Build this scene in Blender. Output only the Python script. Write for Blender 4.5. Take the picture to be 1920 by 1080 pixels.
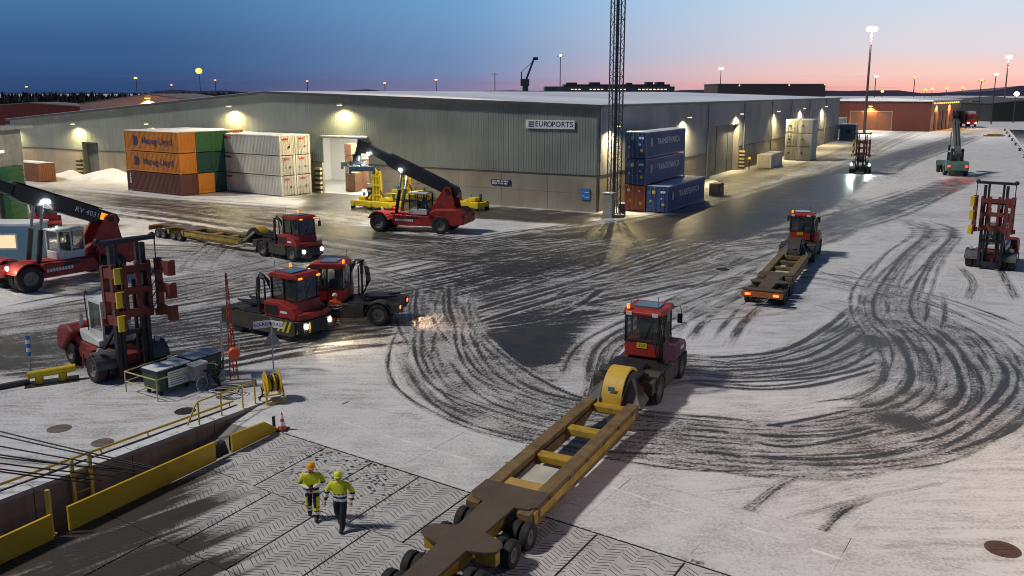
import bpy, bmesh, math, random
import numpy as np
from mathutils import Vector, Matrix
random.seed(7); rng=np.random.default_rng(7)
R=math.radians
sc=bpy.context.scene
for o in list(bpy.data.objects): bpy.data.objects.remove(o)
COL=sc.collection
# ---------------------------------------------------------------- camera
F,CX,CY,HZ,H=1600.,960.,480.,174.,13.
TH=math.atan((CY-HZ)/F); S_,C_=math.sin(TH),math.cos(TH)
cam=bpy.data.cameras.new('camera'); camo=bpy.data.objects.new('camera',cam); COL.objects.link(camo)
cam.lens=36*F/1920; cam.shift_y=-(540-CY)/1920; cam.clip_start=.5; cam.clip_end=9000
camo.location=(0,0,H); camo.rotation_euler=(R(90)-TH,0,0); sc.camera=camo
# ---------------------------------------------------------------- sky (dusk: glow behind the right of the yard)
w=bpy.data.worlds.new('World'); sc.world=w; w.use_nodes=True
nt=w.node_tree; bg=nt.nodes['Background']
SKY_STRENGTH=.62
def srgb(r,g,b):
    f=lambda c:(c/255/12.92 if c/255<=.04045 else ((c/255+.055)/1.055)**2.4)
    return (f(r),f(g),f(b),1)
def sky():
    N=nt.nodes.new; L=nt.links.new
    tc=N('ShaderNodeTexCoord'); nrm=N('ShaderNodeVectorMath'); nrm.operation='NORMALIZE'; L(tc.outputs['Generated'],nrm.inputs[0])
    sep=N('ShaderNodeSeparateXYZ'); L(nrm.outputs[0],sep.inputs[0])
    mx=N('ShaderNodeMath'); mx.operation='MAXIMUM'; L(sep.outputs[2],mx.inputs[0]); mx.inputs[1].default_value=0
    sq=N('ShaderNodeMath'); sq.operation='POWER'; L(mx.outputs[0],sq.inputs[0]); sq.inputs[1].default_value=.5
    flat=N('ShaderNodeVectorMath'); flat.operation='MULTIPLY'; L(nrm.outputs[0],flat.inputs[0]); flat.inputs[1].default_value=(1,1,0)
    fn=N('ShaderNodeVectorMath'); fn.operation='NORMALIZE'; L(flat.outputs[0],fn.inputs[0])
    dot=N('ShaderNodeVectorMath'); dot.operation='DOT_PRODUCT'; L(fn.outputs[0],dot.inputs[0])
    az=R(48); dot.inputs[1].default_value=(math.sin(az),math.cos(az),0)
    def ramp(stops):
        r=N('ShaderNodeValToRGB'); L(sq.outputs[0],r.inputs[0]); r.color_ramp.interpolation='EASE'
        e=r.color_ramp.elements
        e[0].position,e[0].color=stops[0][0],srgb(*stops[0][1]); e[1].position,e[1].color=stops[-1][0],srgb(*stops[-1][1])
        for p,c in stops[1:-1]:
            q=e.new(p); q.color=srgb(*c)
        return r
    zen=(1.0,(20,34,64))
    a=ramp([(0,(46,66,108)),(.09,(48,76,120)),(.2,(58,92,138)),(.34,(74,119,166)),(.6,(38,66,106)),zen])
    b=ramp([(0,(158,134,166)),(.09,(142,138,176)),(.17,(126,152,194)),(.34,(122,172,216)),(.6,(44,74,114)),zen])
    c=ramp([(0,(250,166,158)),(.08,(255,188,172)),(.15,(252,208,196)),(.22,(226,218,224)),(.34,(202,222,240)),(.6,(60,86,122)),zen])
    def mr(lo,hi):
        m=N('ShaderNodeMapRange'); m.interpolation_type='SMOOTHSTEP'; L(dot.outputs['Value'],m.inputs[0])
        m.inputs[1].default_value=lo; m.inputs[2].default_value=hi; return m
    m1=N('ShaderNodeMix'); m1.data_type='RGBA'; L(mr(.30,.80).outputs[0],m1.inputs[0]); L(a.outputs[0],m1.inputs[6]); L(b.outputs[0],m1.inputs[7])
    m2=N('ShaderNodeMix'); m2.data_type='RGBA'; L(mr(.6,.96).outputs[0],m2.inputs[0]); L(m1.outputs[2],m2.inputs[6]); L(c.outputs[0],m2.inputs[7])
    # thin cloud streaks low over the horizon
    mp=N('ShaderNodeMapping'); L(nrm.outputs[0],mp.inputs[0]); mp.inputs['Scale'].default_value=(5,5,190)
    nz=N('ShaderNodeTexNoise'); L(mp.outputs[0],nz.inputs[0]); nz.inputs['Scale'].default_value=1.3; nz.inputs['Detail'].default_value=5
    cr=N('ShaderNodeMapRange'); L(nz.outputs[0],cr.inputs[0]); cr.inputs[1].default_value=.56; cr.inputs[2].default_value=.72
    lo=N('ShaderNodeMapRange'); L(mx.outputs[0],lo.inputs[0]); lo.inputs[1].default_value=.022; lo.inputs[2].default_value=.004
    mu=N('ShaderNodeMath'); mu.operation='MULTIPLY'; L(cr.outputs[0],mu.inputs[0]); L(lo.outputs[0],mu.inputs[1])
    mu2=N('ShaderNodeMath'); mu2.operation='MULTIPLY'; L(mu.outputs[0],mu2.inputs[0]); mu2.inputs[1].default_value=.3
    m3=N('ShaderNodeMix'); m3.data_type='RGBA'; L(mu2.outputs[0],m3.inputs[0]); L(m2.outputs[2],m3.inputs[6]); m3.inputs[7].default_value=srgb(128,110,150)
    L(m3.outputs[2],bg.inputs[0]); bg.inputs[1].default_value=1.0
sky()
# the flood lighting of the terminal: one soft directional lamp from the left
sun=bpy.data.lights.new('sun','SUN'); suno=bpy.data.objects.new('sun',sun); COL.objects.link(suno)
sun.energy=2.25; sun.angle=R(6); sun.color=(1,.955,.89)
SD=Vector((-.86,-.05,1.0)).normalized(); suno.rotation_euler=SD.to_track_quat('Z','Y').to_euler()
vs=sc.view_settings; vs.view_transform='Standard'; vs.look='None'; vs.exposure=0; vs.gamma=1
sc.render.engine='CYCLES'; cy=sc.cycles; cy.use_denoising=True; cy.max_bounces=6; cy.diffuse_bounces=3; cy.glossy_bounces=3; cy.transmission_bounces=4; cy.transparent_max_bounces=8
cy.sample_clamp_indirect=4; cy.use_light_tree=True; cy.filter_width=1.0; cy.caustics_reflective=False; cy.caustics_refractive=False
# ---------------------------------------------------------------- pixel -> place
def ray(x,y):
    u=(x-CX)/F; v=(y-CY)/F
    return (u,C_-S_*v,-(S_+C_*v))
def G(x,y,z=0.):
    d=ray(x,y); t=(z-H)/d[2]; return Vector((d[0]*t,d[1]*t,z))
def hgt(x,y,base):
    d=ray(x,y); return H+d[2]*base[1]/d[1]
def at(x,y,Y):
    d=ray(x,y); t=Y/d[1]; return Vector((d[0]*t,Y,H+d[2]*t))
# ---------------------------------------------------------------- mesh builder
class MB:
    def __init__(s): s.v=[]; s.f=[]; s.m=[]; s.mi=0
    def add(s,vs,fs):
        n=len(s.v); s.v+= [tuple(p) for p in vs]; s.f+=[tuple(i+n for i in f) for f in fs]; s.m+=[s.mi]*len(fs); return s
    def box(s,x0,x1,y0,y1,z0,z1,M=None):
        P=[Vector(p) for p in((x0,y0,z0),(x1,y0,z0),(x1,y1,z0),(x0,y1,z0),(x0,y0,z1),(x1,y0,z1),(x1,y1,z1),(x0,y1,z1))]
        if M: P=[M@p for p in P]
        return s.add(P,[(0,3,2,1),(4,5,6,7),(0,1,5,4),(1,2,6,5),(2,3,7,6),(3,0,4,7)])
    def bar(s,p,q,wd,hh=None,up=(0,0,1)):
        p,q=Vector(p),Vector(q); hh=hh or wd; d=(q-p)
        L=d.length; d.normalize(); u=Vector(up)
        if abs(d.dot(u))>.98: u=Vector((1,0,0))
        a=d.cross(u).normalized(); b=a.cross(d)
        M=Matrix((( d.x,a.x,b.x,p.x),(d.y,a.y,b.y,p.y),(d.z,a.z,b.z,p.z),(0,0,0,1)))
        return s.box(0,L,-wd/2,wd/2,-hh/2,hh/2,M)
    def cyl(s,p,q,r,r2=None,n=12,caps=True):
        p,q=Vector(p),Vector(q); r2=r if r2 is None else r2; d=(q-p).normalized()
        a=d.orthogonal().normalized(); b=d.cross(a); V=[]; Fs=[]
        for i in range(n):
            t=2*math.pi*i/n; e=a*math.cos(t)+b*math.sin(t); V+=[p+e*r,q+e*r2]
        for i in range(n):
            j=(i+1)%n; Fs.append((2*i,2*j,2*j+1,2*i+1))
        if caps: Fs+=[tuple(range(2*n-2,-1,-2)),tuple(range(1,2*n,2))]
        return s.add(V,Fs)
    def lathe(s,prof,c,axis,n=24):
        # prof: list of (radius, offset along axis), closed loop round the axis
        c=Vector(c); d=Vector(axis).normalized(); a=d.orthogonal().normalized(); b=d.cross(a); k=len(prof); V=[]; Fs=[]
        for i in range(n):
            t=2*math.pi*i/n; e=a*math.cos(t)+b*math.sin(t)
            V+=[c+e*r+d*o for r,o in prof]
        for i in range(n):
            j=(i+1)%n
            for q in range(k-1): Fs.append((i*k+q,j*k+q,j*k+q+1,i*k+q+1))
        return s.add(V,Fs)
    def prism(s,pts,y0,y1,M=None):
        # pts: polygon in x,z ; extruded along y
        n=len(pts); V=[Vector((x,y0,z)) for x,z in pts]+[Vector((x,y1,z)) for x,z in pts]
        if M: V=[M@p for p in V]
        return s.add(V,[tuple(range(n)),tuple(range(2*n-1,n-1,-1))]+[(i,i+n,(i+1)%n+n,(i+1)%n) for i in range(n)])
    def plate(s,pts,z0,z1,M=None):
        n=len(pts); V=[Vector((x,y,z0)) for x,y in pts]+[Vector((x,y,z1)) for x,y in pts]
        if M: V=[M@p for p in V]
        return s.add(V,[tuple(range(n-1,-1,-1)),tuple(range(n,2*n))]+[(i,(i+1)%n,(i+1)%n+n,i+n) for i in range(n)])
    def tube(s,path,r,n=6):
        path=[Vector(p) for p in path]; V=[]; Fs=[]
        for i,p in enumerate(path):
            d=(path[min(i+1,len(path)-1)]-path[max(i-1,0)]).normalized()
            u=Vector((0,0,1)) if abs(d.z)<.95 else Vector((1,0,0))
            a=d.cross(u).normalized(); b=a.cross(d)
            rr=r[i] if isinstance(r,(list,tuple)) else r
            V+=[p+(a*math.cos(2*math.pi*k/n)+b*math.sin(2*math.pi*k/n))*rr for k in range(n)]
        for i in range(len(path)-1):
            for k in range(n):
                j=(k+1)%n; Fs.append((i*n+k,i*n+j,(i+1)*n+j,(i+1)*n+k))
        Fs+=[tuple(range(n-1,-1,-1)),tuple(range((len(path)-1)*n,len(path)*n))]
        return s.add(V,Fs)
    def ball(s,c,r,sx=1,sy=1,sz=1,n=12,m=8):
        c=Vector(c); V=[c+Vector((0,0,r*sz))]; Fs=[]
        for j in range(1,m):
            t=math.pi*j/m
            for i in range(n):
                p=2*math.pi*i/n; V.append(c+Vector((r*sx*math.sin(t)*math.cos(p),r*sy*math.sin(t)*math.sin(p),r*sz*math.cos(t))))
        V.append(c-Vector((0,0,r*sz))); e=len(V)-1
        for i in range(n): Fs.append((0,1+i,1+(i+1)%n)); Fs.append((e,e-n+(i+1)%n,e-n+i))
        for j in range(m-2):
            for i in range(n):
                a=1+j*n+i; b=1+j*n+(i+1)%n; Fs.append((a,a+n,b+n,b))
        return s.add(V,Fs)
    def quad(s,a,b,c,d): return s.add([a,b,c,d],[(0,1,2,3)])
    def mesh(s,name,mats,smooth=None):
        me=bpy.data.meshes.new(name); me.from_pydata(s.v,[],s.f)
        for m in (mats if isinstance(mats,(list,tuple)) else [mats]): me.materials.append(m)
        if isinstance(mats,(list,tuple)) and len(mats)>1: me.polygons.foreach_set('material_index',s.m)
        me.update()
        if smooth:
            me.polygons.foreach_set('use_smooth',[True]*len(me.polygons)); me.set_sharp_from_angle(angle=R(smooth))
        return me
    def build(s,name,mats,parent=None,smooth=None,bevel=None):
        o=bpy.data.objects.new(name,s.mesh(name,mats,smooth)); COL.objects.link(o)
        if parent: o.parent=parent
        if bevel:
            b=o.modifiers.new('bevel','BEVEL'); b.width=bevel; b.segments=2; b.limit_method='ANGLE'; b.angle_limit=R(40)
        return o
def inst(mesh,name,parent,loc=(0,0,0),rot=(0,0,0)):
    o=bpy.data.objects.new(name,mesh); COL.objects.link(o); o.parent=parent; o.location=loc; o.rotation_euler=rot; return o
def tag(o,label,cat,group=None):
    o['label']=label; o['category']=cat
    if group: o['group']=group
    return o
def struct(o,kind='structure'): o['kind']=kind; return o
def thing(name,label,cat,loc=(0,0,0),rz=0,group=None):
    o=bpy.data.objects.new(name,None); COL.objects.link(o); o.empty_display_size=.3
    o.location=loc; o.rotation_euler=(0,0,rz); return tag(o,label,cat,group)
def kids(o): return [c for c in COL.objects if c.parent==o]
def copy_tree(o,parent=None):
    c=o.copy(); COL.objects.link(c); c.parent=parent
    for ch in list(o.children): copy_tree(ch,c)
    return c
def dup(o,loc,rz,label,group=None):
    c=copy_tree(o); c.location=loc; c.rotation_euler=(0,0,rz); c['label']=label
    if group: c['group']=group
    return c
def text(name,body,size,mat,parent,M,depth=.006,align='CENTER',bold=0.,sx=1.):
    cu=bpy.data.curves.new(name,'FONT'); cu.body=body; cu.size=size; cu.align_x=align; cu.align_y='CENTER'; cu.extrude=depth; cu.offset=bold; cu.resolution_u=3; cu.space_character=1.1
    t=bpy.data.objects.new('tmp',cu); COL.objects.link(t)
    dg=bpy.context.evaluated_depsgraph_get(); me=bpy.data.meshes.new_from_object(t.evaluated_get(dg)); me.name=name
    bpy.data.objects.remove(t); me.materials.clear(); me.materials.append(mat)
    me.transform(M@Matrix.Diagonal((sx,1,1,1)))
    o=bpy.data.objects.new(name,me); COL.objects.link(o); o.parent=parent; return o
def frameM(o,ex,ey):
    ex,ey=Vector(ex).normalized(),Vector(ey).normalized(); ez=ex.cross(ey); o=Vector(o)
    return Matrix(((ex.x,ey.x,ez.x,o.x),(ex.y,ey.y,ez.y,o.y),(ex.z,ey.z,ez.z,o.z),(0,0,0,1)))
# ---------------------------------------------------------------- materials
MATS={}
def mat(name,col,rough=.6,metal=0.,dirt=0.,dcol=(.05,.045,.04),scale=1.2,bump=0.,bscale=30.,snow=0.,emit=None,es=0.,alpha=None,streak=False,spec=.5):
    if name in MATS: return MATS[name]
    m=bpy.data.materials.new(name); m.use_nodes=True; t=m.node_tree; b=t.nodes['Principled BSDF']; N=t.nodes.new; L=t.links.new
    b.inputs['Base Color'].default_value=(*col,1); b.inputs['Roughness'].default_value=rough; b.inputs['Metallic'].default_value=metal
    b.inputs['Specular IOR Level'].default_value=spec
    tc=N('ShaderNodeTexCoord')
    src=tc.outputs['Object']
    last=None
    if dirt>0:
        if streak:
            mp=N('ShaderNodeMapping'); L(src,mp.inputs[0]); mp.inputs['Scale'].default_value=(1,1,.12); s2=mp.outputs[0]
        else: s2=src
        n1=N('ShaderNodeTexNoise'); L(s2,n1.inputs[0]); n1.inputs['Scale'].default_value=scale; n1.inputs['Detail'].default_value=8; n1.inputs['Roughness'].default_value=.68
        r=N('ShaderNodeMapRange'); L(n1.outputs[0],r.inputs[0]); r.inputs[1].default_value=.62-.3*dirt; r.inputs[2].default_value=.85-.2*dirt; r.inputs[4].default_value=min(1,.35+dirt*.7)
        mx=N('ShaderNodeMix'); mx.data_type='RGBA'; L(r.outputs[0],mx.inputs[0]); mx.inputs[6].default_value=(*col,1); mx.inputs[7].default_value=(*dcol,1); last=mx.outputs[2]
        n2=N('ShaderNodeTexNoise'); L(src,n2.inputs[0]); n2.inputs['Scale'].default_value=scale*.35; n2.inputs['Detail'].default_value=3
        hv=N('ShaderNodeMapRange'); L(n2.outputs[0],hv.inputs[0]); hv.inputs[1].default_value=.3; hv.inputs[2].default_value=.7; hv.inputs[3].default_value=.78; hv.inputs[4].default_value=1.15
        mm=N('ShaderNodeMix'); mm.data_type='RGBA'; mm.blend_type='MULTIPLY'; mm.inputs[0].default_value=1; L(last,mm.inputs[6]); L(hv.outputs[0],mm.inputs[7]); last=mm.outputs[2]
        rr=N('ShaderNodeMapRange'); L(r.outputs[0],rr.inputs[0]); rr.inputs[3].default_value=rough; rr.inputs[4].default_value=min(1,rough+.3); L(rr.outputs[0],b.inputs['Roughness'])
    if snow>0:
        ge=N('ShaderNodeNewGeometry'); se=N('ShaderNodeSeparateXYZ'); L(ge.outputs['Normal'],se.inputs[0])
        n3=N('ShaderNodeTexNoise'); L(src,n3.inputs[0]); n3.inputs['Scale'].default_value=2.5; n3.inputs['Detail'].default_value=7; n3.inputs['Roughness'].default_value=.7
        ad=N('ShaderNodeMath'); ad.operation='MULTIPLY_ADD'; L(n3.outputs[0],ad.inputs[0]); ad.inputs[1].default_value=.9; L(se.outputs[2],ad.inputs[2])
        r3=N('ShaderNodeMapRange'); L(ad.outputs[0],r3.inputs[0]); r3.inputs[1].default_value=1.9-snow; r3.inputs[2].default_value=2.05-snow
        mx=N('ShaderNodeMix'); mx.data_type='RGBA'; L(r3.outputs[0],mx.inputs[0])
        if last: L(last,mx.inputs[6])
        else: mx.inputs[6].default_value=(*col,1)
        mx.inputs[7].default_value=(.74,.75,.77,1); last=mx.outputs[2]
    if last: L(last,b.inputs['Base Color'])
    if bump>0:
        nb=N('ShaderNodeTexNoise'); L(src,nb.inputs[0]); nb.inputs['Scale'].default_value=bscale; nb.inputs['Detail'].default_value=5
        bp=N('ShaderNodeBump'); L(nb.outputs[0],bp.inputs['Height']); bp.inputs['Strength'].default_value=bump; bp.inputs['Distance'].default_value=.02; L(bp.outputs[0],b.inputs['Normal'])
    if emit:
        b.inputs['Emission Color'].default_value=(*emit,1); b.inputs['Emission Strength'].default_value=es
    if alpha is not None: b.inputs['Alpha'].default_value=alpha
    MATS[name]=m; return m
GR=(.10,.085,.07)
red=mat('red_paint',(.46,.028,.018),.42,dirt=.66,dcol=(.075,.028,.02),scale=1.6)
redd=mat('dark_red_paint',(.20,.028,.02),.55,dirt=.55,dcol=(.07,.03,.022),scale=2)
rust=mat('clamp_red',(.21,.038,.022),.6,dirt=.6,dcol=(.07,.03,.02),scale=2.5)
yel=mat('yellow_paint',(.52,.32,.025),.5,dirt=.58,dcol=(.13,.08,.03),scale=1.8)
yelb=mat('bright_yellow_paint',(.78,.56,.02),.45,dirt=.3,dcol=(.3,.2,.04),scale=2)
deck=mat('worn_deck_steel',(.235,.15,.055),.6,dirt=.74,dcol=(.075,.055,.04),scale=2.0,bump=.2,bscale=18,streak=False)
spine=mat('dirty_spine_steel',(.115,.083,.055),.7,dirt=.5,dcol=(.05,.04,.033),scale=1.1,bump=.3,bscale=14)
blk=mat('black_steel',(.018,.018,.02),.5,dirt=.3,dcol=(.05,.045,.04),scale=2)
boomm=mat('boom_black_paint',(.02,.021,.024),.35,dirt=.25,dcol=(.06,.06,.06),scale=1.5)
tyre=mat('tyre_rubber',(.022,.021,.021),.85,dirt=.5,dcol=(.10,.09,.08),scale=4)
rimm=mat('rim_steel',(.22,.20,.17),.6,dirt=.5,dcol=(.08,.07,.06),scale=5)
chas=mat('dirty_chassis',(.055,.047,.036),.75,dirt=.55,dcol=(.115,.098,.075),scale=2.2)
greyp=mat('grey_paint',(.30,.31,.31),.55,dirt=.4,dcol=(.12,.11,.10),scale=2)
whitep=mat('white_paint',(.70,.70,.68),.5,dirt=.35,dcol=(.25,.23,.20),scale=2)
teal=mat('pale_green_paint',(.10,.19,.155),.5,dirt=.4,dcol=(.09,.10,.09),scale=2)
glass=mat('cab_glass',(.05,.085,.08),.06,spec=.8,alpha=.34)
blueglass=mat('windscreen_glass',(.05,.09,.14),.05,spec=1.0,alpha=.75)
galv=mat('galvanised_steel',(.38,.39,.40),.45,metal=.6,dirt=.3,dcol=(.2,.2,.19),scale=3)
snowm=mat('snow',(.80,.81,.83),.7,bump=.5,bscale=3.,dirt=.2,dcol=(.62,.62,.63),scale=.8)
head=mat('headlight_glow',(1,1,1),.3,emit=(1,.86,.62),es=60)
headw=mat('cool_headlight_glow',(1,1,1),.3,emit=(.8,1,.95),es=60)
tail=mat('tail_light_glow',(.6,.02,.01),.3,emit=(1,.02,.008),es=10)
tailo=mat('orange_tail_glow',(.7,.1,.02),.3,emit=(1,.10,.02),es=6)
amber=mat('amber_lens',(.8,.28,.02),.3,emit=(1,.35,.02),es=1.2)
redlens=mat('red_lens',(.5,.02,.01),.3)
hose=mat('rubber_hose',(.012,.012,.013),.6)
# ================================================================ ground
CO=G(1118,398); AV=Vector((-.874,.486,0)); BV=Vector((.486,.874,0))   # warehouse corner, along its gable, along its side
def W(s,t,z=0.): return Vector((CO.x,CO.y,0))+AV*s+BV*t+Vector((0,0,z))
P0=G(530,803); HV=Vector((.829,-.557,0)).normalized(); NV=Vector((-HV.y*-1,0,0)); NV=Vector((HV.y,-HV.x,0))  # ramp hinge and ramp run
RK=.055
def RP(u,d,z=0.):
    p=P0+HV*u+NV*d; return Vector((p.x,p.y,z-RK*max(d,0)))
def ud(p): 
    q=Vector((p[0],p[1],0))-P0; return q.dot(HV),q.dot(NV)
def rampG(x,y):          # pixel on the sloping ramp
    z=0.
    for _ in range(12):
        p=G(x,y,z); z=-RK*max(ud(p)[1],0)
    return p
class Grid:
    def __init__(s,x0,x1,y0,y1,st):
        s.x0,s.y0,s.st=x0,y0,st; s.nx=int(round((x1-x0)/st))+1; s.ny=int(round((y1-y0)/st))+1
        s.X=x0+np.arange(s.nx)*st; s.Y=y0+np.arange(s.ny)*st; s.w=np.zeros((s.ny,s.nx),np.float32); s.tv=np.zeros((s.ny,s.nx,3),np.float32); s.tv[:,:,0]=s.X[None,:]*.8; s.tv[:,:,1]=s.Y[:,None]*.25
    def block(s,xa,xb,ya,yb):
        i0=max(0,int((xa-s.x0)/s.st)); i1=min(s.nx,int((xb-s.x0)/s.st)+2); j0=max(0,int((ya-s.y0)/s.st)); j1=min(s.ny,int((yb-s.y0)/s.st)+2)
        return (slice(j0,j1),slice(i0,i1)) if i0<i1 and j0<j1 else None
NEAR=Grid(-48,48,16.4,76.4,.12); FAR=Grid(-112,200,76.4,316.4,.5)
GRIDS=(NEAR,FAR)
def spline(pts,n=14):
    P=[Vector(p[:2]) for p in pts]; P=[P[0]*2-P[1]]+P+[P[-1]*2-P[-2]]; out=[]
    for i in range(1,len(P)-2):
        a,b,c,d=P[i-1:i+3]
        for k in range(n):
            t=k/n; out.append(.5*((2*b)+(c-a)*t+(2*a-5*b+4*c-d)*t*t+(3*b-a-3*c+d)*t**3))
    out.append(P[-2]); return out
TID=[0]
def stroke(path,wd,st,soft=.12,fade=.1,ridge=True):
    n=len(path); TID[0]+=1; arc=[0.]
    for i in range(n-1): arc.append(arc[-1]+(path[i+1]-path[i]).length)
    for g in GRIDS:
        acc=[]
        for i in range(n-1):
            p,q=path[i],path[i+1]; r=wd/2+soft
            b=g.block(min(p.x,q.x)-r,max(p.x,q.x)+r,min(p.y,q.y)-r,max(p.y,q.y)+r)
            if b is None: continue
            X=g.X[b[1]][None,:]; Y=g.Y[b[0]][:,None]; dx,dy=q.x-p.x,q.y-p.y; L=dx*dx+dy*dy+1e-9
            t=np.clip(((X-p.x)*dx+(Y-p.y)*dy)/L,0,1); d=np.hypot(X-p.x-t*dx,Y-p.y-t*dy)
            e=min(1,(i+.5)/max(1,fade*n),(n-i-.5)/max(1,fade*n))
            k=np.clip((wd/2+soft-d)/(2*soft),0,1); k=k*k*(3-2*k)*st*e
            s=g.w[b]; lat=((X-p.x)*dy-(Y-p.y)*dx)/math.sqrt(L); acc.append((b,k,arc[i]+t*math.sqrt(L),lat)); 
            if g is NEAR and ridge:                      # pressed snow ridge left along each tyre edge
                rd=np.exp(-((d-wd/2-soft*.9)/.10)**2)*.30*e*st; s-=rd*(s>.35)*.6
        for b,k,ar,lt in acc:
            s=g.w[b]; m=k>=s; tv=g.tv[b]; z=np.zeros_like(k); tv[m]=np.stack([(ar+z)[m],(lt+z)[m],np.full(m.sum(),TID[0]*3.7)],1); np.maximum(s,k,out=s)
def track(px,n=1,spread=.0,st=.8,gauge=2.1,wd=.5,soft=.14,ground=False,fade=.1,broad=.66):
    pts=[Vector(p) if ground else G(*p) for p in px]
    path=spline(pts); base=pts
    if n>3: stroke(path,spread*1.8,st*broad,spread*1.15,.05,False)
    for k in range(n):
        off=rng.normal(0,spread*.8) if n>1 else 0.; wob=rng.normal(0,.12*spread,4); ss=st*rng.uniform(.45,.95) if n>1 else st
        ww=wd*rng.uniform(.5,1.2) if n>1 else wd
        if n>1: path=spline([p+Vector((rng.normal(0,spread*.26),rng.normal(0,spread*.26),0)) for p in base])
        a,b=(0,len(path)) if n==1 else (int(rng.uniform(0,.2)*len(path)),int(rng.uniform(.8,1)*len(path)))
        for sgn in ((-1,1) if gauge else (0,)):
            q=[]
            for i in range(a,b):
                d=(path[min(i+1,len(path)-1)]-path[max(i-1,0)]); d.normalize(); t=i/len(path)
                lat=off+sgn*gauge/2+wob[0]*math.sin(3*t+wob[1])+wob[2]*math.sin(7*t+wob[3])
                q.append(path[i]+Vector((-d.y,d.x))*lat)
            if len(q)>3: stroke(q,ww,ss,soft,fade)
def patch(x,y,rx,ry,st,ground=False):
    c=G(x,y) if not ground else Vector((x,y,0))
    for g in GRIDS:
        b=g.block(c.x-rx*1.3,c.x+rx*1.3,c.y-ry*1.3,c.y+ry*1.3)
        if b is None: continue
        X=g.X[b[1]][None,:]; Y=g.Y[b[0]][:,None]; d=np.hypot((X-c.x)/rx,(Y-c.y)/ry)
        k=np.clip((1.3-d)/1.2,0,1); k=k*k*(3-2*k)*st*.92; s=g.w[b]; np.maximum(s,k,out=s)
def fill(px,st,soft=3.):
    P=[G(*p) for p in px]
    for g in GRIDS:
        xs=[p.x for p in P]; ys=[p.y for p in P]; b=g.block(min(xs)-soft,max(xs)+soft,min(ys)-soft,max(ys)+soft)
        if b is None: continue
        X=g.X[b[1]][None,:]; Y=g.Y[b[0]][:,None]; D=np.full((Y.shape[0],X.shape[1]),1e9,np.float32); ins=np.zeros(D.shape,bool)
        for i in range(len(P)):
            p,q=P[i],P[(i+1)%len(P)]; dx,dy=q.x-p.x,q.y-p.y; t=np.clip(((X-p.x)*dx+(Y-p.y)*dy)/(dx*dx+dy*dy+1e-9),0,1); D=np.minimum(D,np.hypot(X-p.x-t*dx,Y-p.y-t*dy))
            c=((p.y>Y)!=(q.y>Y))&(X<(q.x-p.x)*(Y-p.y)/(q.y-p.y+1e-9)+p.x); ins^=c
        k=np.clip(.5+np.where(ins,D,-D)/soft,0,1); k=k*k*(3-2*k)*st; s=g.w[b]; np.maximum(s,k,out=s)
fill([(700,590),(760,520),(900,470),(1130,425),(1330,385),(1500,335),(1620,312),(1640,330),(1560,390),(1440,430),(1330,480),(1180,560),(1090,620),(1070,680),(960,700),(860,650),(800,640)],.86,2.6)
fill([(820,560),(1090,530),(1080,640),(1000,690),(900,680),(830,640)],.90,2.0)
fill([(1180,430),(1400,380),(1480,400),(1380,450),(1240,480)],.86,3.)
fill([(1400,375),(1560,318),(1700,285),(1660,320),(1500,385)],.52,4.)
fill([(-60,640),(110,615),(330,590),(450,600),(440,640),(300,655),(110,690),(-60,700)],.84,1.6)
fill([(130,360),(420,385),(620,412),(900,455),(640,440),(330,405)],.50,2.5)
fill([(585,362),(700,345),(900,388),(1112,403),(1112,424),(900,410),(700,402),(560,392)],.66,1.8)
fill([(1540,815),(1690,800),(1800,735),(1790,660),(1740,640),(1745,710),(1650,775),(1540,795)],.66,1.1)
fill([(1280,675),(1420,680),(1560,655),(1640,590),(1680,600),(1600,680),(1440,705),(1290,700)],.62,.9)
fill([(830,640),(900,650),(960,720),(1120,780),(1060,790),(930,740),(850,690)],.60,1.0)
# wide worn lanes
track([(-300,700),(60,640),(420,585),(800,520),(1100,450),(1330,400),(1520,345),(1690,290),(1800,255)],n=14,spread=2.6,st=.95,wd=.55,broad=.48)
track([(1130,450),(1330,400),(1520,345),(1690,290),(1830,245)],n=18,spread=4.0,st=.82,wd=.5,broad=.40)
track([(60,365),(330,392),(600,430),(900,462),(1150,440),(1400,395),(1560,345)],n=14,spread=2.6,st=.9,wd=.6,broad=.48)
track([(20,600),(250,560),(520,520),(760,480),(1000,440),(1180,420),(1320,396)],n=7,spread=2.0,st=.8)
track([(-60,480),(200,470),(450,480),(700,520),(900,580),(1000,640)],n=5,spread=2.4,st=.6)
track([(120,690),(330,650),(560,620),(760,600),(900,580),(1050,560),(1250,520),(1440,480)],n=14,spread=1.7,st=.95,wd=.6)
track([(-40,690),(200,655),(420,625),(620,600)],n=8,spread=1.3,st=.9,wd=.7)
track([(-200,640),(100,600),(330,560),(560,500),(700,460)],n=5,spread=1.6,st=.6)
patch(950,590,5.6,7.2,.9); patch(905,640,3.6,4.,.86); patch(1040,545,6,6,.8); patch(1000,505,9,6,.75)
patch(1330,470,6,6,.72); patch(1380,400,7,10,.75); patch(1480,360,7,12,.6); patch(1260,430,10,7,.72); patch(1580,325,8,16,.45)
patch(520,600,4.2,2.6,.92); patch(60,655,6,3,.75)
patch(700,560,9,9,.5); patch(480,470,14,8,.42); patch(850,470,12,9,.5); patch(1120,500,9,7,.55); patch(300,620,9,6,.5); patch(760,620,7,4,.5);  patch(960,700,3.5,3.2,.5); patch(1010,760,3,2,.45)
track([(700,610),(820,590),(960,560),(1100,520),(1250,470),(1380,430)],n=16,spread=2.2,st=.95,wd=.55)
track([(830,520),(840,600),(900,690),(1010,760),(1150,800)],n=16,spread=1.2,st=.92,wd=.28,soft=.11,broad=.5)
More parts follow.
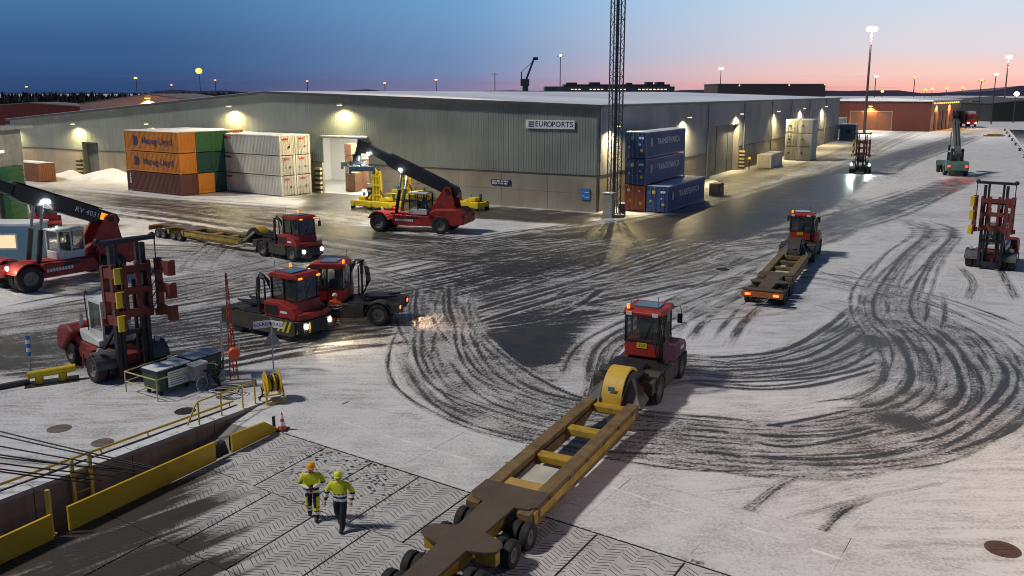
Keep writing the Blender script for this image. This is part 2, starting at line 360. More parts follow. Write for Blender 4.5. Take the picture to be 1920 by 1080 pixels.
# turning loops
loop=[(860,560),(820,620),(850,700),(950,760),(1100,800),(1300,826),(1500,842),(1690,820),(1820,755),(1850,690),(1800,625),(1700,578)]
track(loop,n=20,spread=1.0,st=.95,wd=.30,gauge=2.2,soft=.11,broad=.42)
track([(1200,812),(1350,830),(1500,840),(1670,822),(1800,770),(1855,700),(1800,630)],n=16,spread=.9,st=1.,wd=.36,soft=.12,broad=.55)
track([(1180,690),(1290,688),(1400,692),(1520,675),(1620,632),(1675,585),(1690,540)],n=16,spread=.85,st=.98,wd=.34,soft=.12,broad=.5)
track([(1600,730),(1680,690),(1690,640),(1650,590),(1665,540),(1705,480),(1750,435),(1700,415),(1600,405)],n=8,spread=.8,st=.8,wd=.3,broad=.35)
track([(1560,790),(1680,770),(1745,720),(1730,650),(1680,600)],n=13,spread=.8,st=1.,wd=.36,broad=.6)
patch(1690,790,1.8,1.6,.8); patch(1640,640,1.6,2.,.7)
track([(1105,760),(1140,650),(1250,590),(1340,545),(1420,500)],n=4,spread=.5,st=.85)
track([(1300,680),(1350,600),(1420,540),(1470,500)],n=2,spread=.4,st=.6)
track([(1180,600),(1320,550),(1500,520),(1700,560),(1920,640)],n=3,spread=.9,st=.62,wd=.35)
track([(1540,560),(1700,610),(1920,720)],n=2,spread=.7,st=.6,wd=.3); track([(1560,500),(1720,560),(1930,660)],n=2,spread=.5,st=.5,wd=.3)
track([(1000,560),(1150,575),(1330,580),(1500,560)],n=5,spread=1.2,st=.5,wd=.35)
track([(900,530),(1100,530),(1300,500),(1450,450),(1560,420)],n=6,spread=1.8,st=.7)
track([(1450,470),(1560,440),(1600,400),(1560,370),(1450,380)],n=4,spread=1.0,st=.6)
track([(1250,470),(1450,450),(1640,400),(1800,340),(1850,330)],n=6,spread=2.0,st=.7)
track([(1300,440),(1500,425),(1700,375),(1820,330)],n=4,spread=1.6,st=.75)
track([(1590,890),(1480,900),(1345,1010),(1270,1100)],n=1,st=.42,gauge=0,wd=.4); track([(1640,930),(1580,960),(1500,1040),(1440,1120)],n=1,st=.42,gauge=0,wd=.42)
track([(1200,945),(1400,935),(1560,900),(1720,840)],n=2,spread=.4,st=.25,gauge=0,wd=.3); track([(1450,980),(1600,940),(1760,905)],n=1,st=.25,gauge=0,wd=.3)
track([(1800,500),(1825,530),(1815,560)],n=1,st=.4,gauge=0,wd=.6); track([(1875,505),(1890,530),(1905,560)],n=1,st=.4,gauge=0,wd=.6)
track([(360,520),(380,490),(420,455),(440,430)],n=3,spread=.5,st=.6,wd=.35); track([(470,480),(540,500),(620,520),(760,540)],n=3,spread=.7,st=.6)
track([(200,500),(330,500),(480,520)],n=3,spread=.7,st=.5); track([(330,470),(420,490),(450,520),(440,550)],n=2,spread=.6,st=.5,wd=.3)
track([(0,520),(150,545),(320,530),(480,500),(560,480)],n=4,spread=1.2,st=.55)
# far yard
track([(1250,380),(1400,350),(1560,300),(1650,262),(1720,240)],n=9,spread=2.2,st=.6,wd=.8); track([(1640,330),(1720,290),(1830,255)],n=6,spread=2,st=.6,wd=.8)
track([(40,350),(240,372),(420,386),(620,400),(760,420)],n=7,spread=1.6,st=.6,wd=.6)
# bare strip at the foot of the warehouse and at its doors
for s in np.arange(-1,42,3.): p=W(s,-2.6-.02*s); patch(p.x,p.y,3.2,2.9,.78,True)
for t in np.arange(40,66,3.): p=W(-3.5,t); patch(p.x,p.y,3.2,3.2,.6,True)
p=W(36,-4); patch(p.x,p.y,5,4,.85,True)
def in_pit(x,y):
    q=(x-P0.x)*HV.x+(y-P0.y)*HV.y; d=(x-P0.x)*NV.x+(y-P0.y)*NV.y
    return ((q>0)&(d>.25))|((q<=0)&(q>-2.95)&(d>-2.75-.0*q))
def groundmat():
    m=bpy.data.materials.new('snowy_asphalt'); m.use_nodes=True; t=m.node_tree; b=t.nodes['Principled BSDF']; N=t.nodes.new; L=t.links.new
    tc=N('ShaderNodeTexCoord'); O=tc.outputs['Object']; at_=N('ShaderNodeAttribute'); at_.attribute_name='wear'
    def noise(sc_,det,rough=.6,vec=None):
        n=N('ShaderNodeTexNoise'); L(vec or O,n.inputs[0]); n.inputs['Scale'].default_value=sc_; n.inputs['Detail'].default_value=det; n.inputs['Roughness'].default_value=rough; return n.outputs[0]
    def mth(op,a,b_=None,c=None):
        n=N('ShaderNodeMath'); n.operation=op
        for k,v in enumerate((a,b_,c)):
            if v is None: continue
            if isinstance(v,(int,float)): n.inputs[k].default_value=v
            else: L(v,n.inputs[k])
        return n.outputs[0]
    def mr(v,a,b_,c=0.,d=1.,sm=True):
        n=N('ShaderNodeMapRange'); L(v,n.inputs[0]); n.inputs[1].default_value=a; n.inputs[2].default_value=b_; n.inputs[3].default_value=c; n.inputs[4].default_value=d
        if sm: n.interpolation_type='SMOOTHSTEP'
        return n.outputs[0]
    def mix(f,a,b_,bt='MIX'):
        n=N('ShaderNodeMix'); n.data_type='RGBA'; n.blend_type=bt
        if isinstance(f,(int,float)): n.inputs[0].default_value=f
        else: L(f,n.inputs[0])
        for k,v in((6,a),(7,b_)):
            if isinstance(v,tuple): n.inputs[k].default_value=v
            else: L(v,n.inputs[k])
        return n.outputs[2]
    tv=N('ShaderNodeAttribute'); tv.attribute_name='tv'; tm=N('ShaderNodeMapping'); L(tv.outputs['Vector'],tm.inputs[0]); tm.inputs['Scale'].default_value=(.25,5.5,1); along=noise(1.6,7,.72,tm.outputs[0])
    fine=noise(9.,8,.7); mid=noise(.55,6,.65); big=noise(.07,4,.6)
    mp=N('ShaderNodeMapping'); L(O,mp.inputs[0]); mp.inputs['Rotation'].default_value=(0,0,R(-20)); mp.inputs['Scale'].default_value=(.5,2.6,1); strk=noise(1.1,6,.7,mp.outputs[0])
    base=mth('ADD',at_.outputs['Fac'],mth('MULTIPLY',mth('SUBTRACT',big,.5),.35))
    q=mth('ADD',base,mth('MULTIPLY',mth('SUBTRACT',fine,.5),1.5)); q=mth('ADD',q,mth('MULTIPLY',mth('SUBTRACT',mid,.5),.8)); q=mth('ADD',q,mth('MULTIPLY',mth('SUBTRACT',strk,.5),.35))
    q=mth('ADD',q,mth('MULTIPLY',mth('SUBTRACT',along,.5),1.5))
    wear=mr(q,.34,.58); thin=mr(q,-.2,.48,0,1)
    asp=mix(mr(mid,.35,.7),(.022,.022,.023,1),(.055,.048,.040,1)); asp=mix(mr(big,.45,.65),asp,(.062,.050,.036,1))
    sn=mix(thin,(.72,.71,.705,1),(.34,.325,.31,1)); sn=mix(mr(strk,.4,.8,0,.3),sn,(.46,.445,.43,1))
    col=mix(wear,sn,asp); L(col,b.inputs['Base Color'])
    ro=mth('MULTIPLY',wear,-.33); ro=mth('ADD',ro,.72); ro=mth('ADD',ro,mth('MULTIPLY',mth('SUBTRACT',mid,.5),.3)); L(ro,b.inputs['Roughness'])
    hgt_=mth('MULTIPLY',mth('SUBTRACT',1.,wear),.6); hgt_=mth('ADD',hgt_,mth('MULTIPLY',fine,.5))
    bp=N('ShaderNodeBump'); L(hgt_,bp.inputs['Height']); bp.inputs['Strength'].default_value=.5; bp.inputs['Distance'].default_value=.03; L(bp.outputs[0],b.inputs['Normal'])
    return m
gmat=groundmat()
yard=struct(bpy.data.objects.new('ground',bpy.data.meshes.new('ground'))); COL.objects.link(yard)
def gridmesh(g,cut):
    X,Y=np.meshgrid(g.X,g.Y); n=g.nx*g.ny
    co=np.zeros((n,3),np.float32); co[:,0]=X.ravel(); co[:,1]=Y.ravel()
    j,i=np.meshgrid(np.arange(g.ny-1),np.arange(g.nx-1),indexing='ij'); a=(j*g.nx+i).ravel()
    q=np.stack([a,a+1,a+1+g.nx,a+g.nx],1)
    cx=co[q].mean(1)
    keep=(np.abs(cx[:,0])<.66*cx[:,1]+9)|(g is FAR)
    if cut: keep&=~in_pit(cx[:,0],cx[:,1])
    q=q[keep]; used=np.unique(q); rm=-np.ones(n,np.int64); rm[used]=np.arange(len(used))
    return co[used],rm[q],g.w.ravel()[used],g.tv.reshape(-1,3)[used]
parts=[gridmesh(NEAR,True),gridmesh(FAR,False)]
co=np.concatenate([p[0] for p in parts]); qs=np.concatenate([parts[0][1],parts[1][1]+len(parts[0][0])]); wv=np.concatenate([p[2] for p in parts])
me=yard.data; me.vertices.add(len(co)); me.vertices.foreach_set('co',co.ravel()); me.loops.add(qs.size); me.loops.foreach_set('vertex_index',qs.ravel().astype(np.int32))
me.polygons.add(len(qs)); me.polygons.foreach_set('loop_start',np.arange(0,qs.size,4,dtype=np.int32)); me.update(calc_edges=True); me.validate()
tvv=np.concatenate([p[3] for p in parts]); me.attributes.new('tv','FLOAT_VECTOR','POINT').data.foreach_set('vector',tvv.astype(np.float32).ravel())
me.attributes.new('wear','FLOAT','POINT').data.foreach_set('value',wv.astype(np.float32)); me.materials.append(gmat)
# land round the yard out to the horizon
b=MB(); z=-.12
for q in ([(-4000,312),(4000,312),(4000,8000),(-4000,8000)],[(-4000,72),(-106,72),(-106,320),(-4000,320)],[(194,72),(4000,72),(4000,320),(194,320)],[(-4000,36),(-26,36),(-44,80),(-4000,80)],[(16,16.4),(4000,12),(4000,80),(44,80)],[(-4000,-60),(-17.9,16.4),(-17.9,36),(-4000,36)]):
    z-=.006; b.quad(*[(x,y,z) for x,y in q])
struct(b.build('far_ground',gmat))
# ---------------------------------------------------------------- concrete joints along the hinge, quay edge, trench, ramp
conc=mat('quay_concrete',(.30,.275,.25),.8,dirt=.4,dcol=(.17,.15,.13),scale=1.3,bump=.35,bscale=20,snow=.62)
concw=mat('quay_wall_concrete',(.27,.20,.15),.85,dirt=.6,dcol=(.12,.08,.055),scale=.8,bump=.6,bscale=6,streak=True)
joint=mat('joint_gap',(.03,.028,.026),.8)
slabm=mat('snow_dusted_slab',(.50,.49,.485),.75,dirt=.45,dcol=(.33,.315,.30),scale=.9,bump=.3,bscale=14)
apron=struct(bpy.data.objects.new('concrete_apron',None)); COL.objects.link(apron)
def strip(name,u0,u1,d0,d1,z0,z1,m,par,bevel=None):
    b=MB(); P=[RP(u,d) for u,d in((u0,d0),(u0,d1),(u1,d1),(u1,d0))]
    V=[(p.x,p.y,p.z+z0) for p in P]+[(p.x,p.y,p.z+z1) for p in P]
    b.add(V,[(3,2,1,0),(4,5,6,7),(0,1,5,4),(1,2,6,5),(2,3,7,6),(3,0,4,7)])
    return b.build(name,m,par,bevel=bevel)
strip('joint_bed',0,46,-3.62,.3,-.02,.004,joint,apron)
us=[.1,2.6,6.2,9.8,13.4,17.0,20.6,24.2,28,32,36,40,46]
for i in range(len(us)-1):
    strip('concrete_slab',us[i]+.012,us[i+1]-.012,-.86,.26,-.02,.012,gmat,apron)
for i in range(0,len(us)-1,2):
    strip('concrete_slab',us[i]+.012,us[min(i+2,len(us)-1)]-.012,-3.6,-.885,-.02,.010,gmat,apron)
# ramp plates
def rampmat():
    m=bpy.data.materials.new('ramp_plate_snow'); m.use_nodes=True; t=m.node_tree; b=t.nodes['Principled BSDF']; N=t.nodes.new; L=t.links.new
    ge=N('ShaderNodeNewGeometry'); 
    mp=N('ShaderNodeMapping'); mp.vector_type='TEXTURE'; L(ge.outputs['Position'],mp.inputs[0]); mp.inputs['Location'].default_value=tuple(P0); mp.inputs['Rotation'].default_value=(0,0,math.atan2(HV.y,HV.x))
    sp=N('ShaderNodeSeparateXYZ'); L(mp.outputs[0],sp.inputs[0])           # x = u along the hinge, y = -d
    def noise(v,s,d,r=.6):
        n=N('ShaderNodeTexNoise'); L(v,n.inputs[0]); n.inputs['Scale'].default_value=s; n.inputs['Detail'].default_value=d; n.inputs['Roughness'].default_value=r; return n.outputs[0]
    def mth(op,a,b_):
        n=N('ShaderNodeMath'); n.operation=op
        for k,v in enumerate((a,b_)):
            if isinstance(v,(int,float)): n.inputs[k].default_value=v
            else: L(v,n.inputs[k])
        return n.outputs[0]
    def mr(v,a,b_,c=0.,d=1.):
        n=N('ShaderNodeMapRange'); n.interpolation_type='SMOOTHSTEP'; L(v,n.inputs[0])
        for k,x in enumerate((a,b_,c,d)): n.inputs[k+1].default_value=x
        return n.outputs[0]
    def mix(f,a,b_):
        n=N('ShaderNodeMix'); n.data_type='RGBA'; L(f,n.inputs[0])
        for k,v in((6,a),(7,b_)):
            if isinstance(v,tuple): n.inputs[k].default_value=v
            else: L(v,n.inputs[k])
        return n.outputs[2]
    # muddy tyre run-out coming off the ship: streaks along the driving line, fading towards the quay
    m2=N('ShaderNodeMapping'); m2.vector_type='TEXTURE'; L(ge.outputs['Position'],m2.inputs[0]); m2.inputs['Rotation'].default_value=(0,0,math.atan2(.65,.76)); m2.inputs['Scale'].default_value=(13.,.5,1)
    st=noise(m2.outputs[0],1.0,3,.5)
    run=mth('ADD',mth('MULTIPLY',sp.outputs[1],-1.),mth('MULTIPLY',sp.outputs[0],-.55))
    q=mth('ADD',mr(run,-.6,7.2,-.5,1.0),mth('MULTIPLY',mth('SUBTRACT',st,.5),2.3)); q=mth('ADD',q,mth('MULTIPLY',mth('SUBTRACT',noise(ge.outputs['Position'],2.2,8,.7),.5),.7))
    mud=mr(q,.15,.75)
    f=noise(ge.outputs['Position'],4.5,9,.75); g=noise(ge.outputs['Position'],.5,4)
    sn=mix(mr(f,.35,.75),(.60,.58,.56,1),(.40,.38,.36,1)); sn=mix(mr(g,.4,.7,0,.5),sn,(.36,.34,.32,1))
    # scattered boot prints near the hinge
    vo=N('ShaderNodeTexVoronoi'); L(ge.outputs['Position'],vo.inputs[0]); vo.inputs['Scale'].default_value=4.6; vo.inputs['Randomness'].default_value=1
    pr=mr(vo.outputs['Distance'],.36,.26); near=mth('MULTIPLY',mr(sp.outputs[1],-5.2,-1.0),mth('MULTIPLY',mr(sp.outputs[0],1.6,2.8),mr(sp.outputs[0],8.4,7.0)))
    pr=mth('MULTIPLY',pr,mth('MULTIPLY',near,mr(noise(ge.outputs['Position'],.9,3),.40,.50)))
    c=mix(mud,sn,(.058,.048,.039,1)); c=mix(pr,c,(.035,.032,.03,1)); L(c,b.inputs['Base Color']); b.inputs['Roughness'].default_value=.7
    ro=mr(mud,0,1,.75,.45); L(ro,b.inputs['Roughness'])
    bp=N('ShaderNodeBump'); L(f,bp.inputs['Height']); bp.inputs['Strength'].default_value=.35; bp.inputs['Distance'].default_value=.02; L(bp.outputs[0],b.inputs['Normal'])
    return m
rmat=rampmat(); ribm=mat('ramp_rib_steel',(.055,.048,.042),.75)
ramp=struct(bpy.data.objects.new('ramp',None)); COL.objects.link(ramp)
strip('ramp_bed',.03,46,.3,17,-.3,-.03,joint,ramp)
ju=[.06,2.75,5.1,7.25,9.45,11.6,14.2,17.0,19.8,23,27,31,36]; dr=[.3,3.7,7.4,11.2,15]
for i in range(len(ju)-1):
    for j in range(len(dr)-1):
        off=0 if j==0 else (.9*(j%2))
        strip('ramp_plate',ju[i]+(off if i else 0)+.035,ju[i+1]+off-.035,dr[j]+.022,dr[j+1]-.022,-.03,.0,rmat,ramp)
b=MB(); cw=.46
for i in range(int(36/cw)):
    for k in range(int(14.6/.15)):
        u0=.12+i*cw; d0=.36+k*.15; s=1 if i%2 else -1
        a=RP(u0+.02,d0+(.0 if s>0 else .2)); c=RP(u0+cw-.02,d0+(.2 if s>0 else .0)); 
        if abs(c.x)>.64*c.y+2 or random.random()<.1: continue
        a=a.lerp(c,random.uniform(0,.05)); c=c.lerp(a,random.uniform(0,.05)); sh=NV*random.uniform(-.012,.012); a=a+sh; c=c+sh
        b.bar(a+Vector((0,0,.002)),c+Vector((0,0,.002)),.017,.008)
struct(b.build('anti_slip_rib',ribm,ramp),'stuff')
for (a,b_) in(((640,790),(690,806)),((700,810),(790,836)),((800,840),(882,864)),((1140,912),(1215,938)),((1222,941),(1305,966)),((1400,990),(1470,1012)),((1520,1030),(1580,1050))):
    pa,pb=G(a[0],a[1]),G(b_[0],b_[1]); q=MB(); q.bar(pa+Vector((0,0,.013)),pb+Vector((0,0,.013)),.11,.006); q.build('painted_dash',mat('worn_white_line',(.78,.77,.75),.6,dirt=.45,dcol=(.45,.44,.42),scale=4),apron)
# trench beside the ramp: sloping bed, water, quay wall with its coping
b=MB()
def tr(u,d,z): p=P0+HV*u+NV*d; return Vector((p.x,p.y,z))
c_=MB(); c_.quad(tr(-2.95,-3.2,.006),tr(.3,-3.2,.006),tr(.3,.3,.004),tr(-2.95,-1.2,-.05)); c_.quad(tr(-2.95,-1.2,-.05),tr(.3,.3,.004),tr(.05,.6,-.05),tr(-2.95,.3,-.32)); struct(c_.build('trench_head',gmat))
b.quad(tr(-2.95,.3,-.325),tr(.05,.6,-.055),tr(.05,4.2,-1.3),tr(-2.95,4.2,-1.6)); b.quad(tr(-2.95,4.2,-1.6),tr(.05,4.2,-1.3),tr(.05,22,-4),tr(-2.95,22,-4))
struct(b.build('trench_bed',mat('trench_concrete',(.30,.27,.24),.85,dirt=.6,dcol=(.12,.095,.075),scale=.7,bump=.4,bscale=8)))
b=MB(); b.quad(tr(-3,5,-2.2),tr(.1,5,-2.2),tr(.1,24,-2.2),tr(-3,24,-2.2)); wat=struct(b.build('water',mat('harbour_water',(.008,.015,.03),.08,bump=.3,bscale=2)))
qw=thing('quay_wall','stained concrete quay wall above the trench beside the ramp','wall',tuple(tr(-2.95,6,0)))
qi=Matrix.Translation(-tr(-2.95,6,0))
for i in range(6):
    d0,d1=-2.6+i*3.6,-2.6+(i+1)*3.6-.03
    b=MB(); V=[tr(u,d,zz) for zz in(-4,-.14) for u,d in((-2.95,d0),(-2.95,d1),(-3.25,d1),(-3.25,d0))]; b.add([qi@v for v in V],[(0,1,2,3),(7,6,5,4),(0,4,5,1),(1,5,6,2),(2,6,7,3),(3,7,4,0)]); b.build('wall_panel',concw,qw)
    b=MB(); V=[tr(u,d,zz) for zz in(-.14,.03) for u,d in((-2.88,d0),(-2.88,d1),(-3.42,d1),(-3.42,d0))]; b.add([qi@v for v in V],[(0,1,2,3),(7,6,5,4),(0,4,5,1),(1,5,6,2),(2,6,7,3),(3,7,4,0)]); b.build('coping_stone',conc,qw)
# ================================================================ warehouse
def cladmat(name,col,dcol):
    return mat(name,col,.55,dirt=.35,dcol=dcol,scale=.5,streak=True)
clad=cladmat('sage_cladding',(.255,.28,.24),(.19,.21,.18)); clads=cladmat('grey_cladding',(.33,.33,.34),(.24,.235,.25))
plin=mat('precast_concrete',(.36,.31,.24),.85,dirt=.45,dcol=(.24,.20,.155),scale=.5,bump=.2,bscale=5,streak=True)
trimd=mat('dark_trim',(.06,.065,.07),.5); steeld=mat('dark_door',(.10,.11,.125),.5,dirt=.3,dcol=(.06,.06,.06),scale=.6)
roofm=mat('roof_snow',(.74,.77,.83),.6,dirt=.25,dcol=(.55,.58,.63),scale=.15)
inw=mat('interior_white',(.78,.77,.72),.7); fl=mat('interior_floor',(.40,.39,.37),.5)
wh=thing('warehouse','long grey-green corrugated warehouse with concrete plinth and snow-covered low gable roof','warehouse',tuple(W(0,0)),0)
wi=Matrix.Translation(-W(0,0))
RIDGE=48.6
def ztop(s): return 11.5+1.5*s/RIDGE if s<RIDGE else 13.0-4.5*(s-RIDGE)/59.1
def clad_panel(fn,out,a,b_,z0,ztf,m,pitch=.33,name='cladding_panel',dep=.02):
    n=max(1,int(round((b_-a)/pitch))); st=(b_-a)/n; V=[];Fs=[]
    xs=[]
    for i in range(n):
        x=a+i*st; xs+=[(x,0),(x+st*.38,0),(x+st*.5,dep),(x+st*.88,dep)]
    xs.append((b_,0))
    for x,d in xs:
        p=fn(x)+out*d; V+=[wi@Vector((p.x,p.y,z0)),wi@Vector((p.x,p.y,ztf(x)))]
    q=MB(); q.add(V,[(2*i,2*i+2,2*i+3,2*i+1) for i in range(len(xs)-1)]); return q.build(name,m,wh)
def wall(fn,out,L,openings,zt,m,cell=6.,plz=4.0):
    cuts=sorted(set([0,L]+[min(L,i*cell) for i in range(int(L/cell)+1)]+[c for o in openings for c in o[:2]]))
    for a,b_ in zip(cuts,cuts[1:]):
        if b_-a<.05: continue
        op=[o for o in openings if a>=o[0]-.01 and b_<=o[1]+.01]; z0=plz+.03
        if op: z0=op[0][2]
        clad_panel(fn,out,a,b_,z0,zt,m,*((1.0,'cladding_panel',.012) if (L==108 and a>=41.9) else ()))
        if not op:
            for k in range(2):
                q=MB(); za,zb=k*plz/2+.012,(k+1)*plz/2-.012; V=[]
                for zz in(za,zb):
                    for x,d in((a+.015,.10),(b_-.015,.10),(b_-.015,-.12),(a+.015,-.12)):
                        p=fn(x)+out*d; V.append(wi@Vector((p.x,p.y,zz)))
                q.add(V,[(3,2,1,0),(4,5,6,7),(0,1,5,4),(1,2,6,5),(2,3,7,6),(3,0,4,7)]); q.build('concrete_panel',plin,wh)
FR=[(31.6,39.2,7.3),(85.2,89.2,5.3)]; SDR=[(43,60,7.9)]
wall(lambda s:W(s,0),-BV,108,FR,ztop,clad); wall(lambda t:W(0,t),-AV,168,SDR,lambda t:11.5,clads)
q=MB()
for (fn,out,L,ops) in ((lambda s:W(s,0),-BV,108,FR),(lambda t:W(0,t),-AV,168,SDR)):
    cs=[0]+[c for o in ops for c in o[:2]]+[L]
    for i in range(0,len(cs),2):
        a,b_=cs[i],cs[i+1]; p,r=fn(a)+out*.09,fn(b_)+out*.09; q.bar(wi@Vector((p.x,p.y,4.03)),wi@Vector((r.x,r.y,4.03)),.14,.09)
q.build('drip_flashing',trimd,wh)
# roof: two snowy slopes with fascia
q=MB()
for (s0,s1) in ((-.5,RIDGE),(RIDGE,108.4)):
    V=[]
    for dz in(.02,.26):
        for s,t in((s0,-.45),(s1,-.45),(s1,168.4),(s0,168.4)):
            p=W(s,t); V.append(wi@Vector((p.x,p.y,ztop(max(0,s))+dz-(0.015 if s<0 else 0))))
    q.add(V,[(0,1,2,3),(7,6,5,4),(4,5,1,0),(5,6,2,1),(6,7,3,2),(7,4,0,3)])
q.build('roof',roofm,wh)
q=MB()
for (s0,s1) in ((-.55,RIDGE),(RIDGE,108.4)):
    a,c=W(s0,-.5),W(s1,-.5); q.bar(wi@Vector((a.x,a.y,ztop(max(s0,0))+.05)),wi@Vector((c.x,c.y,ztop(s1)+.05)),.06,.34)
a,c=W(-.56,-.5),W(-.56,168.4); q.bar(wi@Vector((a.x,a.y,11.56)),wi@Vector((c.x,c.y,11.56)),.10,.22)
q.build('fascia',trimd,wh)
for t in(41.3,62.8,102,123,0.25,84,145):
    q=MB(); p=W(-.2,t); q.cyl(wi@Vector((p.x,p.y,.1)),wi@Vector((p.x,p.y,11.4)),.11,n=8); q.build('downpipe',galv,wh)
# corner flashings, back walls
q=MB(); p=W(-.06,-.06); q.box(-.12,.12,-.12,.12,4.1,11.45,wi@Matrix.Translation(p)); q.build('corner_flashing',clads,wh)
q=MB()
for a,c,z1,z2 in((W(108,0),W(108,168),8.5,8.5),(W(0,168),W(RIDGE,168),11.5,13),(W(RIDGE,168),W(108,168),13,8.5)):
    q.quad(wi@a,wi@c,wi@(c+Vector((0,0,z2))),wi@(a+Vector((0,0,z1))))
q.build('rear_wall',clads,wh)
# side door (closed, dark, set back) with lit striped jamb
def slab(par,name,m,o,ex,L,Hh,th,out,inset=0,z0=0.):
    q=MB(); V=[]
    for zz in(z0,z0+Hh):
        for x,d in((0,-inset),(L,-inset),(L,-inset-th),(0,-inset-th)):
            p=Vector(o)+Vector(ex)*x+Vector(out)*d; V.append(wi@Vector((p.x,p.y,zz)))
    q.add(V,[(3,2,1,0),(4,5,6,7),(0,1,5,4),(1,2,6,5),(2,3,7,6),(3,0,4,7)]); return q.build(name,m,par)
for i in range(5):
    slab(wh,'door_leaf',steeld,W(0,43+i*3.4+.03),BV,3.34,7.85,.08,-AV,inset=.9+.05*(i%2))
slab(wh,'door_reveal',clads,W(0,60.0),BV,.08,7.88,.9,-AV,inset=.0)
slab(wh,'door_reveal',clads,W(0,42.92),BV,.08,7.88,.9,-AV,inset=.0)
# gable door leaf (small, dark) and big lit doorway
slab(wh,'door_leaf',steeld,W(85.25,0),AV,3.9,5.25,.08,-BV,inset=.8)
slab(wh,'door_reveal',clad,W(85.12,0),AV,.1,5.28,.8,-BV); slab(wh,'door_reveal',clad,W(89.18,0),AV,.1,5.28,.8,-BV)
q=MB()
for s0,s1,t0,t1,za,zb in((24,47,.3,.35,0,0),):
    pass
I=lambda s,t,z:wi@(W(s,t)+Vector((0,0,z)))
q.quad(I(22,14,0),I(50,14,0),I(50,14,9),I(22,14,9)); q.quad(I(22,.3,0),I(22,14,0),I(22,14,9),I(22,.3,9)); q.quad(I(50,.3,0),I(50,14,0),I(50,14,9),I(50,.3,9)); q.quad(I(22,.3,9),I(50,.3,9),I(50,14,9),I(22,14,9))
q.quad(I(39.2,.2,0),I(50,.2,0),I(50,.2,9),I(39.2,.2,9)); q.quad(I(22,.2,0),I(31.6,.2,0),I(31.6,.2,9),I(22,.2,9))
q.build('interior_lining',inw,wh); q=MB(); q.quad(I(22,-.1,.012),I(50,-.1,.012),I(50,14,.012),I(22,14,.012)); q.build('interior_floor',fl,wh)
slab(wh,'door_leaf',blk,W(31.6,0),AV,1.6,1.9,.1,-BV,inset=-.12,z0=5.4)     # dark corner of the raised shutter
q=MB(); q.cyl(I(31.6,-.12,7.4),I(39.2,-.12,7.4),.2,n=10); q.build('shutter_roll',galv,wh)
lt=bpy.data.lights.new('hall_lamp','AREA'); lo=bpy.data.objects.new('hall_lamp',lt); COL.objects.link(lo); lo.parent=wh; lo.location=I(36,6,8.6); lt.energy=3800; lt.size=6; lt.color=(1,.97,.88)
# yellow/black striped door guards
stripe_k=mat('stripe_black',(.03,.03,.03),.6)
def guard(s,t,h,label,n=5,ww=.9,top=True):
    g=thing('door_guard',label,'door guard',tuple(W(s,t)),math.atan2(AV.y,AV.x),'striped door guards')
    q=MB(); q.box(-ww/2,ww/2,-.25,.25,0,h); q.build('post',mat('guard_cream',(.62,.52,.26),.6,dirt=.3,scale=2),g)
    for k in range(n):
        q=MB(); z=.25+k*.62; q.box(-ww/2-.02,ww/2+.02,-.27,.27,z,z+.3); q.build('stripe',stripe_k,g)
    return g
guard(39.75,-.3,3.3,'cream door guard with black bands left of the lit gable doorway')
guard(89.7,-.4,2.6,'banded door guard beside the dark door in the far left of the gable wall',n=4)
guard(-.45,60.8,3.3,'black and yellow banded guard at the far jamb of the dark side door',n=5,ww=1.1)
guard(31.0,-.3,1.6,'low banded door guard at the right jamb of the lit gable doorway',n=2)
# signs
def sign(name,label,s,z0,z1,Lh,m,lines,tm,size,cat='sign',bold=0.):
    g=thing(name,label,cat,tuple(W(s,-.16,(z0+z1)/2)),0)
    M=frameM((0,0,0),-AV,(0,0,1)); q=MB(); q.box(-Lh/2,Lh/2,-(z1-z0)/2,(z1-z0)/2,-.04,.04,M); q.build('board',m,g)
    for (tx,dx,dy,sz) in lines: text('lettering',tx,sz,tm,g,M@Matrix.Translation((dx,dy,.045)),bold=bold)
    return g
signw=mat('sign_white',(.75,.75,.74),.5); navy=mat('sign_navy',(.02,.035,.09),.5); bluep=mat('sign_blue',(.03,.22,.62),.4); wht=mat('print_white',(.85,.85,.85),.5); blkp=mat('print_black',(.02,.02,.02),.5)
g=sign('company_sign','white board with dark blue company lettering high on the gable wall',5.75,9.05,10.02,6.1,signw,[('EUR',-1.05,0,.82),('O',-.02,0,.82),('PORTS',1.55,0,.82)],navy,.8,bold=.012)
M=frameM((0,0,0),-AV,(0,0,1)); q=MB(); q.prism([(-2.65,-.3),(-2.0,-.3),(-1.9,.3),(-2.5,.3)],-.05,-.06,M@Matrix.Rotation(R(90),4,'X')@Matrix.Scale(-1,4,(0,0,1))); 
q=MB()
for k in range(3): q.box(-2.68,-1.95,-.3+k*.23,-.16+k*.23,.045,.056,M)
q.build('emblem',navy,g)
g=sign('info_sign','small blue sign on the concrete plinth near the warehouse corner',1.25,1.35,2.55,1.05,bluep,[('i',-.3,.3,.35),('P',-.3,-.25,.35)],wht,.3)
for k in range(2):
    q=MB(); q.box(-.1,.42,.18-k*.55,.26-k*.55,.045,.05,frameM((0,0,0),-AV,(0,0,1))); q.build('text_bar',wht,g)
g=sign('notice_sign','small dark sign with two lines of white capitals on the plinth',12.1,2.45,3.05,2.6,navy,[],wht,.2)
for r_,z in((0,.13),(1,-.14)):
    x=-1.15
    while x<1.05-.3*r_*0:
        w_=random.uniform(.06,.16); q=MB(); q.box(x,x+w_,z-.09,z+.09,.045,.05,frameM((0,0,0),-AV,(0,0,1))); q.build('letter_mark',wht,g); x+=w_+random.choice((.05,.05,.05,.16))
